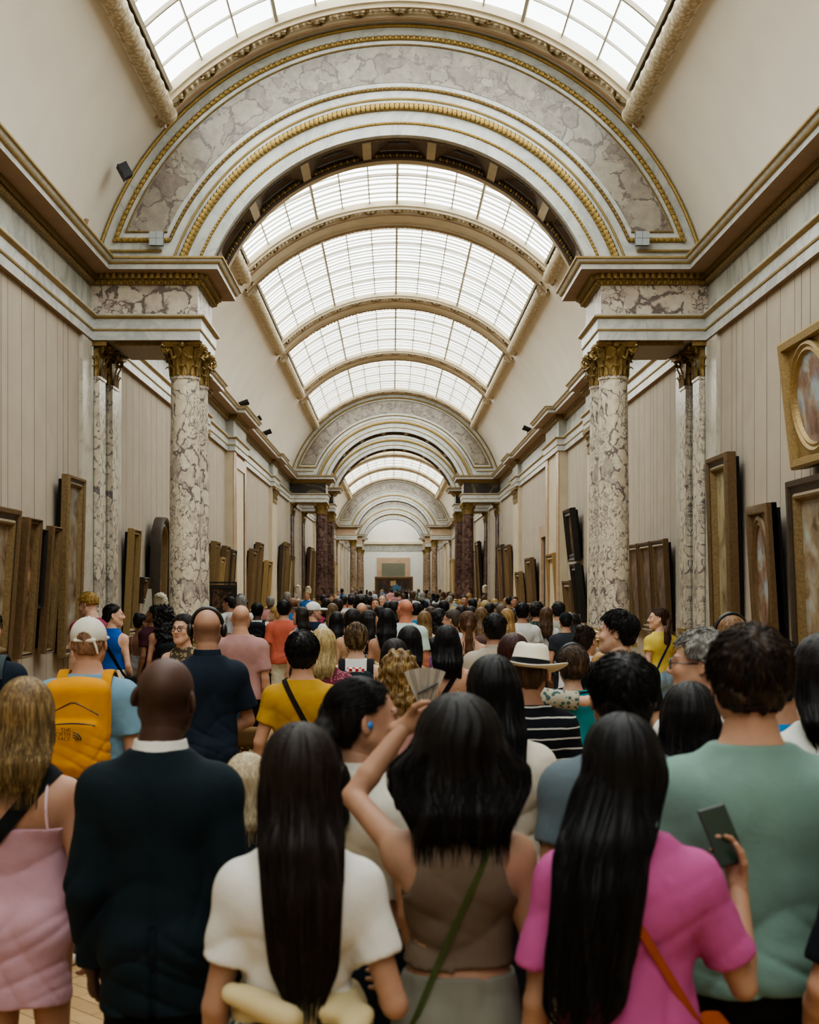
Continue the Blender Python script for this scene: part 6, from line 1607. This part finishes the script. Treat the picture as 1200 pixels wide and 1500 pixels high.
r = carried(p, 'shoulder_bag', 'brown bag with a pale zigzag pattern hanging beside the navy polo shirt', 'bag'); o = SDF(); c = V(.14, -.13, .95); o.add(box_fn(c, V(.15, .06, .13), .05), .02); o.add(ell_fn(c+V(0, 0, -.1), V(.15, .075, .07)), .03); o.disp(wrinkle(3, .006, 1.3)); pc = np_mesh('pouch', [o.mesh(.007)], cloth_mat('#5a4630', 'zigzag', '#b9a684'), r)
o = SDF(); o.add(box_fn(c+V(0, -.035, .08), V(.155, .045, .07), .035), .02); np_mesh('flap', [o.mesh(.007)], cloth_mat('#6e5636'), pc); mb = MB(); mb.tube([(.02, -.12, 1.02), (.08, -.14, 1.2), (.12, -.06, 1.27), (.16, 0, 1.2), (.25, -.1, 1.03)], .011, 6); mb.build('strap', cloth_mat('#4a3824'), r, smooth=True)
phone(p, 'R', 'dark phone in a raised hand beside the dusty pink t-shirt', (-.3, .2, .2), (.02, .03, .09))
# ---- by the left wall
P('blondman', **at(134, 119, 869), sex='m', skin=SK['pale'], yaw=.6, hyaw=.6, hpitch=-.3, label='tall blond man in a raspberry polo bending his head by the left wall', hair=hr('short', '#8a6b34', vol=.018, nape=-.02, tip_col='#c9a661'), top=dict(name='polo_shirt', col='#8a3550', hem=.88, sleeve=.7, ease=.018, loose=.6, collar=True), bottom=trou('#3a3c44'))
p = P('bluetop', **at(165, 126, 886), skin=SK['pale'], yaw=-.3, hyaw=-1.0, label='woman with sleek dark hair in a royal blue sleeveless top, in profile to the right', hair=hr('bun', '#15110f', vol=.008, bun=(0, -.11, -.02), bunr=.03), top=tank('#1850a2', hem=1.0, neck=1.505, aw=.05), bottom=trou('#c6bcaa', waist=1.04, lease=.04), arms={'R': ((.06, -.02, -.29), (-.04, .16, -.18))})
crossbody(p, 'black crossbody bag on the royal blue sleeveless top', '#101114', .04, -1, True, 1.02)
P('bunback', **at(206, 104, 901), skin=SK['brown'], yaw=-.5, hyaw=-.4, label='woman with a high black bun, bare back and short grey dress by the left column', hair=hr('bun', '#0e0c0c', vol=.010, bun=(0, -.07, .11), bunr=.05), top=dict(name='dress', col='#8b8986', hem=.7, sleeve=0, ease=.012, loose=.1, flare=.02, scoop=(1.15, 1.3), straps=[(.08, 1.15, .08, 1.29), (-.08, 1.15, -.08, 1.29)]))
p = P('curlyblack', **at(241, 113, 890), skin=SK['tan'], yaw=.35, hyaw=.2, label='woman with long curly black hair in a maroon top and shorts', hair=hr('curly', '#0d0b0b', end=1.28, vol=.035, wide=1.2, curl=.013), top=tank('#3a1620'), bottom=shorts('#a8826e', hem=.62))
backpack(p, 'small black leather backpack on the woman with curly black hair', '#0e1416', .26, .3, .12, 1.14)
P('upman', **at(224, 106, 889), sex='m', skin=SK['brown'], yaw=.9, hyaw=.3, hpitch=.3, label='man with short dark hair lifting his face to the pictures, beside the curly black hair', hair=hr('short', '#0f0d0d', vol=.014), top=tee('#3a1a22'), bottom=trou('#202226'))
p = P('greyhp', **at(353, 80, 873), sex='m', skin=SK['fair'], hyaw=.5, label='grey-haired man with headphones just above the bald man in pink', hair=hr('short', '#8b8780', vol=.016, tip_col='#b8b4ac'), top=dict(name='shirt', col='#b9bec4', hem=.85, sleeve=.9, ease=.02, loose=.8, collar=True), bottom=trou('#4a5058')); headphones(p)
P('whiteshirt', **at(336, 78, 875), sex='m', skin=SK['tan'], yaw=.7, hyaw=.5, label='dark-haired man in a white shirt next to the grey-haired one with headphones', hair=hr('short', '#15110f'), top=dict(name='shirt', col='#c9c8c2', hem=.85, sleeve=1.6, ease=.02, loose=.8, collar=True), bottom=trou('#30343a'))
p = P('whitepack', **at(377, 88, 885), sex='m', skin=SK['dark'], label='man with black hair and a white t-shirt under a black backpack', hair=hr('short', '#0b0a0a'), top=tee('#c8c8c4'), bottom=trou('#24282e')); backpack(p, 'black backpack on the man in a white t-shirt, left of the salmon shirt', '#14171c', .3, .45, .16)
p = P('blondmask', **at(404, 90, 890), skin=SK['pale'], yaw=.5, hyaw=.7, label='woman with a blond bun and face mask in a black t-shirt', hair=hr('bun', '#a8884e', vol=.012, bun=(0, -.11, .02), bunr=.045, tip_col='#cfb27a'), top=tee('#101416'), bottom=trou('#1c2024')); mask(p)
P('salmon', **at(416, 98, 881), sex='m', skin=SK['fair'], label='man in a salmon red shirt and cream shorts with black hair', hair=hr('short', '#0f0d0d', vol=.018), top=dict(name='shirt', col='#b9614e', hem=.86, sleeve=.75, ease=.024, sease=.03, loose=.9, collar=True), bottom=shorts('#c8c0aa', hem=.5))
P('bluebald', **at(429, 82, 876), sex='m', skin=SK['brown'], shaved=.5, label='balding dark-skinned man in a blue t-shirt, right of the salmon shirt', top=tee('#2a68a0'), bottom=trou('#2c3036'))
p = P('sunglass', **at(441, 103, 891), skin=SK['fair'], yaw=.6, hyaw=.6, label='woman with sunglasses pushed up in wavy dark hair, blue patterned sleeveless top', hair=hr('wavy', '#241a14', end=1.36, vol=.016, wave=.12), top=tank('#53627a', pat='floral', col2='#b9c0c4'), bottom=trou('#3a4048')); k = p.hs
mb = MB(); tr = lambda q: tuple(p.Rh@(V(*q)*k)+p.Th)
for g in (-1, 1): mb.sphere(tr((.035*g, .075, .115)), .026*k, 10, 0, (1, .7, .6))
mb.tube([tr((-.09, -.0, .05)), tr((-.07, .05, .1)), tr((0, .085, .118)), tr((.07, .05, .1)), tr((.09, 0, .05))], .005, 5); mb.build('sunglasses', plain_mat('#1a1412', .2), p.root)
p = P('capvest', **at(459, 97, 884), sex='m', skin=SK['fair'], yaw=-.5, hyaw=-.75, label='man in a white cap and navy vest over a white t-shirt, turned right', hair=hr('crew', '#6a6058', vol=.004, nape=-.06), top=[tee('#c9c9c5'), dict(name='vest', col='#18263a', hem=.86, sleeve=0, ease=.032, loose=.8, aw=.05)], bottom=trou('#5a5648')); cap(p, '#d5d3cc')
P('mauve', **at(493, 112, 898), skin=SK['tan'], w=.97, label='woman with long black hair in a mauve t-shirt dress', hair=hr('long', '#0f0d0e', end=1.22, vol=.012), top=dict(name='dress', col='#8a6874', hem=.6, sleeve=.5, ease=.012, loose=.1, flare=.01))
P('beigetank', **at(517, 122, 894), skin=SK['fair'], label='woman with dark wavy hair in a beige tank top, beside the black-white print dress', hyaw=-.5, hair=hr('wavy', '#17110f', end=1.3, vol=.018, wave=.12), top=tank('#b39a7a'), bottom=trou('#2c3036'))
P('printdress', **at(541, 126, 896), skin=SK['fair'], yaw=-.3, hyaw=-.8, label='woman in a black and white print dress, dark hair, profile to the right', hair=hr('long', '#15110f', end=1.3, vol=.014), top=dict(name='dress', col='#17181a', pat='zigzag', col2='#b9bab6', hem=.5, sleeve=.6, ease=.018, loose=.3, flare=.05))
P('creamstrap', **at(567, 128, 893), skin=SK['tan'], label='woman with long black hair and bare tan back in a cream strappy top', hair=hr('long', '#0e0c0d', end=1.32, vol=.012, wide=1.1), top=dict(name='camisole', col='#c9bd9e', hem=.98, sleeve=0, ease=.008, loose=0, scoop=(1.16, 1.3), straps=[(.07, 1.16, .07, 1.29), (-.07, 1.16, -.07, 1.29)]), bottom=skirt('#c8bda2', hem=.4))
# ---- middle distance, one by one
def M2(x, s, ytop, label, sex='f', hair=None, top='#777', skin='fair', pat=None, col2=None, bottom='#2c3038', H=None, **k):
    t = tee(top, pat=pat, col2=col2) if not isinstance(top, dict) else top
    return P(label, **at(x, s, ytop, H), sex=sex, lod='far', skin=SK.get(skin, skin), label=label, hair=hair, top=t, bottom=trou(bottom), **k)
M2(610, 88, 884, 'man with dark hair and a blue shirt, just right of the bald man in mint', 'm', hr('short', '#15120f'), '#2f7aa8')
M2(577, 100, 881, 'woman with long dark hair just left of the bald man in mint', 'f', hr('long', '#100e0e', end=1.3), '#22242a', 'tan')
M2(622, 112, 897, 'woman with light brown wavy hair right of the mint polo shirt', 'f', hr('wavy', '#6b5236', end=1.28, wave=.12, tip_col='#97794f'), '#c2a894')
M2(631, 96, 890, 'woman with wavy brown hair and a tan top behind the light brown one', 'f', hr('wavy', '#3f2d20', end=1.3, wave=.15), '#8a6f52')
M2(643, 112, 895, 'woman with bushy black curls in a white top with red stripes', 'f', hr('curly', '#120f0f', end=1.36, vol=.03), '#c9c2bb', 'tan', 'stripe', '#8a3038')
M2(650, 88, 881, 'man with short black hair and white t-shirt above the blunt long hair', 'm', hr('short', '#0f0e0e'), '#c9cac8')
p = M2(663, 116, 896, 'person in glasses with short grey-brown hair and white t-shirt, looking left', 'm', hr('short', '#3e342a', vol=.02), '#c4c6c6', yaw=.5, hyaw=.7); glasses(p)
M2(680, 58, 873, 'bearded man facing the camera beyond the brown ponytail', 'm', hr('short', '#15110f'), '#2a2c30', 'tan', yaw=pi, beard=.6)
M2(692, 74, 878, 'dark-haired man in a white shirt near the right far bust', 'm', hr('short', '#131110'), '#c6c8c6', hyaw=.4)
M2(676, 98, 888, 'dark-haired woman half hidden by the brown ponytail', 'f', hr('bob', '#17120f', end=1.4), '#3a3a40')
M2(690, 94, 890, 'man with dark hair in a grey t-shirt right of the brown ponytail', 'm', hr('short', '#1a1513'), '#6b6d70')
M2(711, 76, 881, 'man with short blond hair before the second right pier', 'm', hr('short', '#a58a58', tip_col='#c9b080'), '#8d8f92', 'pale')
M2(718, 86, 885, 'dark-haired man in profile beside a bearded one', 'm', hr('short', '#1c1613'), '#22282e', hyaw=-.6)
M2(728, 84, 885, 'bearded man in profile to the left, by the auburn-haired woman', 'm', hr('short', '#2a1f1a'), '#1f2a3a', yaw=1.0, hyaw=.4, beard=.7)
p = M2(705, 108, 891, 'woman with long light brown hair in a black top with thin backpack straps', 'f', hr('long', '#5a4630', end=1.26, tip_col='#8a6e4a'), '#14161a'); backpack(p, 'small dusky pink backpack with thin straps on a black top', '#5a4440', .22, .3, .12, straps='#8a6a58')
M2(735, 92, 886, 'man with cropped grey-brown hair near the long blond hair', 'm', hr('short', '#5a4a3c', vol=.008), '#3a4a5a', 'pale')
M2(754, 58, 875, 'dark-haired man facing the camera by the right wall far down', 'm', hr('short', '#100e0e'), '#24282c', 'tan', yaw=pi, beard=.4)
M2(756, 98, 893, 'woman with brown bob between the long blond hair and the white t-shirt', 'f', hr('bob', '#33241b', end=1.4), '#55585e')
M2(776, 92, 885, 'woman with long brown curls near the right wall', 'f', hr('curly', '#4a3626', end=1.3, tip_col='#7a5c40'), '#6e6a60')
M2(787, 96, 885, 'man with bushy dark curls in a mottled green t-shirt', 'm', hr('short', '#1a1412', vol=.03, messy=.014), '#2f3a32', 'fair', 'floral', '#55604e', hyaw=-.5)
p = M2(829, 104, 900, 'person in a black cap at the foot of the right column', 'm', hr('crew', '#1a1614', vol=.004), '#30343a'); cap(p, '#14171a')
M2(841, 100, 900, 'woman with dark hair just left of the brown top bun', 'f', hr('bob', '#1f1714', end=1.4), '#3c3632', hyaw=-.6)
M2(634, 118, 937, 'little girl with dark pinned-up hair in a purple top', 'f', hr('bun', '#1c1512', bun=(0, -.1, .05)), '#7d4f88', H=1.37)
M2(487, 92, 885, 'woman with long light brown hair left of the mauve dress', 'f', hr('long', '#5e4a34', end=1.2, tip_col='#8f7450'), '#b9a890')
M2(478, 72, 877, 'dark-haired person in a pink top near the second left pier', 'f', hr('bob', '#14100f', end=1.38), '#b04a66')
M2(505, 100, 896, 'boy with short brown hair behind the mauve dress', 'm', hr('short', '#4a3424', tip_col='#6e523a'), '#80858a', 'pale', H=1.62)
M2(503, 66, 873, 'man in a white t-shirt far off left of the end painting', 'm', hr('short', '#1a1614'), '#c4c4c0')
M2(514, 62, 874, 'person in a pale blue shirt far off left of the end painting', 'm', hr('short', '#100f0f'), '#aab4c0')
M2(528, 80, 874, 'person with big frizzy dark hair in the middle distance', 'f', hr('curly', '#17120f', end=1.45, vol=.04), '#c0a878')
M2(530, 98, 884, 'bald man in the middle distance under the frizzy dark hair', 'm', None, '#5a4a42', 'fair', shaved=.3)
M2(541, 64, 874, 'dark-haired man in a maroon shirt below the end painting', 'm', hr('short', '#100e0e'), '#6b2330')
M2(560, 60, 872, 'man in black facing the camera in front of the end painting', 'm', hr('thin', '#4a4038', vol=.004, line=.05), '#1c1c1e', 'pale', yaw=pi)
M2(550, 66, 877, 'woman in a pale top facing the camera before the end painting', 'f', hr('bob', '#3a2a20', end=1.4), '#c0a894', yaw=pi)
M2(569, 86, 883, 'dark-haired person right under the end painting', 'm', hr('short', '#15110f'), '#3e444c')
M2(538, 92, 888, 'woman with brown hair beside the bald man in the middle distance', 'f', hr('bob', '#3a2a1e', end=1.38), '#7a7068')
M2(556, 98, 889, 'woman with a dark bob behind the cream strappy top', 'f', hr('bob', '#15100f', end=1.38), '#4e4a50')

# ---- the far crowd: copies of a few figures recoloured
protos = []
for i, (sex, hair, top, bot) in enumerate([('m', hr('short', '#17120f'), tee('#888888'), trou('#2c3038')), ('f', hr('long', '#17120f', end=1.25), tee('#888888'), trou('#2c3038')), ('f', hr('bob', '#17120f', end=1.4), tank('#888888'), trou('#2c3038')),
      ('f', hr('ponytail', '#17120f', end=1.3), tee('#888888'), skirt('#2c3038')), ('m', hr('short', '#17120f', vol=.02), tee('#888888', sleeve=.9, loose=.9), shorts('#2c3038')), ('f', hr('curly', '#17120f', end=1.38, vol=.025), tee('#888888'), trou('#2c3038'))]):
    protos.append(Person(x=0, y=0, H=1.72 if sex == 'm' else 1.64, sex=sex, lod='far', seed=300+i, skin=SK['fair'], label='', hair=hair, top=top, bottom=bot, arms=[{}, {'R': ((.08, .05, -.27), (-.03, .2, .05))}][i % 2]))
rng = random.Random(5)
HC = [('black', '#0f0d0d'), ('black', '#14110f'), ('dark brown', '#2a1e17'), ('brown', '#4a3424'), ('fair', '#8f744a'), ('grey', '#77736c')]
TC = [('white', '#c8c8c4'), ('black', '#17181b'), ('navy', '#1c2a40'), ('red', '#9a3034'), ('beige', '#b09c7c'), ('pale blue', '#9fb4c4'), ('grey', '#6d7074'), ('olive', '#5c6046'), ('pink', '#b88a8c'), ('blue', '#2f64a0')]
taken = [(q.root.location.x, q.root.location.y) for q in ppl.values()]
used = set(); made = 0; tries = 0
while made < 95 and tries < 6000:
    tries += 1
    y = 21.5 + (rng.random()**1.5)*100; 
    half = 2.5 if any(a-1 < y < b+1 for a, b in PIERS) else 3.4
    x = rng.uniform(-half, half)
    if any((x-a)**2*1.1+(y-b)**2*.7 < .42 for a, b in taken): continue
    px = VPX+(x+.1)*F_PX/y
    if y < 30 and (px < 470 or px > 760): continue
    taken.append((x, y)); i = rng.randrange(len(protos)); pr = protos[i]
    hn, hc = rng.choice(HC); tn, tc = rng.choice(TC); sk = rng.choice(list(SK))
    if pr in used: r = dup(pr.root, (x, y, 0), 0)
    else: r = pr.root; r.location = (x, y, 0); used.add(pr)
    back = rng.random() < .85
    r.rotation_euler = (0, 0, rng.gauss(0, .35) if back else pi+rng.gauss(0, .6)); sc = rng.uniform(.94, 1.08); r.scale = (sc, sc, sc)
    zone = 'before the second archway' if y < 57 else ('between the second and fourth archways' if y < 104 else 'near the end wall')
    kind = 'man' if pr.sex == 'm' else 'woman'
    lab = 'distant %s, %s hair and %s top, %s' % (kind, hn, tn, zone); r['label'] = lab; r['category'] = 'person'; r['group'] = '%s-haired %s in %s, %s' % (hn, 'men' if kind == 'man' else 'women', tn, zone)
    for ch in r.children:
        nm = ch.name.split('.')[0]
        for sl in ch.material_slots:
            sl.link = 'OBJECT'
            sl.material = {'body': lambda: skin_mat(SK[sk]), 'hair': lambda: hair_mat(hc), 't_shirt': lambda: cloth_mat(tc), 'tank_top': lambda: cloth_mat(tc), 'shoe': lambda: cloth_mat('#d8d4cc')}.get(nm, lambda: cloth_mat(rng.choice(['#2c3038', '#22262c', '#4a525c', '#8a8068', '#17181a'])))()
    made += 1
for pr in protos:
    if pr not in used:
        for ch in list(pr.root.children): bpy.data.objects.remove(ch)
        bpy.data.objects.remove(pr.root)
print('crowd', len(ppl), 'far', made)

# ---- marble busts on pedestals by the walls
def bust(x, y, z, H, label, yaw=0):
    r = thing('marble_bust', label, 'bust', (x, y, 0), yaw, 'marble busts beside the pictures')
    q = Person.__new__(Person); q.k = {}; q.sex = 'f'; q.H = 1.75*1.15; q.u = u = 1.15; q.w = 1.0; q.seed = 4; q.lod = LOD['mid']; q.tab = [(a*u, b*u, c*u, d*u) for a, b, c, d in TAB['f']]
    q.sh = {'L': V(-.153*u, -.022*u, 1.378*u), 'R': V(.153*u, -.022*u, 1.378*u)}; q.Rh = rotm(.3, 0, 0); q.hs = 1.15; q.Th = V(0, -.004*u, 1.535*u)+q.Rh@(V(0, .018, .108)*1.15); q.X = (q.Rh, q.Th)
    o = q.torso(); q.neck(o); q.head(o); h = q.hair(hr('curly', '#888888', end=1.5, vol=.014, curl=.008)); o.merge(h)
    o.cut(lambda P: 1.36*u-P[..., 2]); o.cut(lambda P: np.abs(P[..., 0])-.2*u+.3*(1.45*u-P[..., 2]))
    v, f = o.mesh(.011); v[:, 2] -= 1.36*u-z; ob = np_mesh('bust', [(v, f)], M['bust'], r)
    mb = MB(); mb.lathe([(.11, z-.12), (.08, z-.08), (.06, z-.04), (.07, z-.005), (.1, z+.01)], 20); mb.build('socle', M['bust'], r, smooth=True)
    mb = MB(); mb.box(-.2, .2, -.2, .2, 0, .1); mb.box(-.17, .17, -.17, .17, .1, z-.18); mb.box(-.21, .21, -.21, .21, z-.18, z-.12); mb.build('pedestal', M['pedestal'], r)
bust(-3.9, 22.3, 1.45, .5, 'marble bust with curled hair between the left columns', pi*.8)
bust(-3.85, 54.0, 1.6, .5, 'pale marble bust near the second left pier, the smaller of two', pi*.9); bust(-3.6, 56.6, 1.55, .5, 'marble bust at the foot of the second left pier, nearer the column', pi*.9)
bust(3.75, 56.6, 1.6, .5, 'marble bust at the foot of the second right pier', -pi*.9)
# white easel board by the first bust
r = thing('easel_board', 'narrow white triangular board leaning beside the curled-hair marble bust', 'board', (-3.98, 21.62, 0)); mb = MB()
mb.add([(-.22, .0, 1.0), (.1, 0, 1.0), (.06, .03, 2.0), (.0, .03, 2.0), (-.22, .03, 1.0), (.1, .03, 1.0)], [(0, 1, 2, 3), (4, 5, 2, 3), (0, 3, 4), (1, 2, 5)]); mb.build('board', M['plaque'], r); mb = MB(); mb.tube([(-.15, .02, 0), (-.1, .02, 1.02)], .015, 6); mb.tube([(.1, .02, 0), (.06, .02, 1.02)], .015, 6); mb.build('legs_frame', M['plaque'], r)

for o in list(bpy.data.objects):
    l = o.get('label')
    if l and not 4 <= len(l.split()) <= 16: print('LABELLEN', len(l.split()), l)
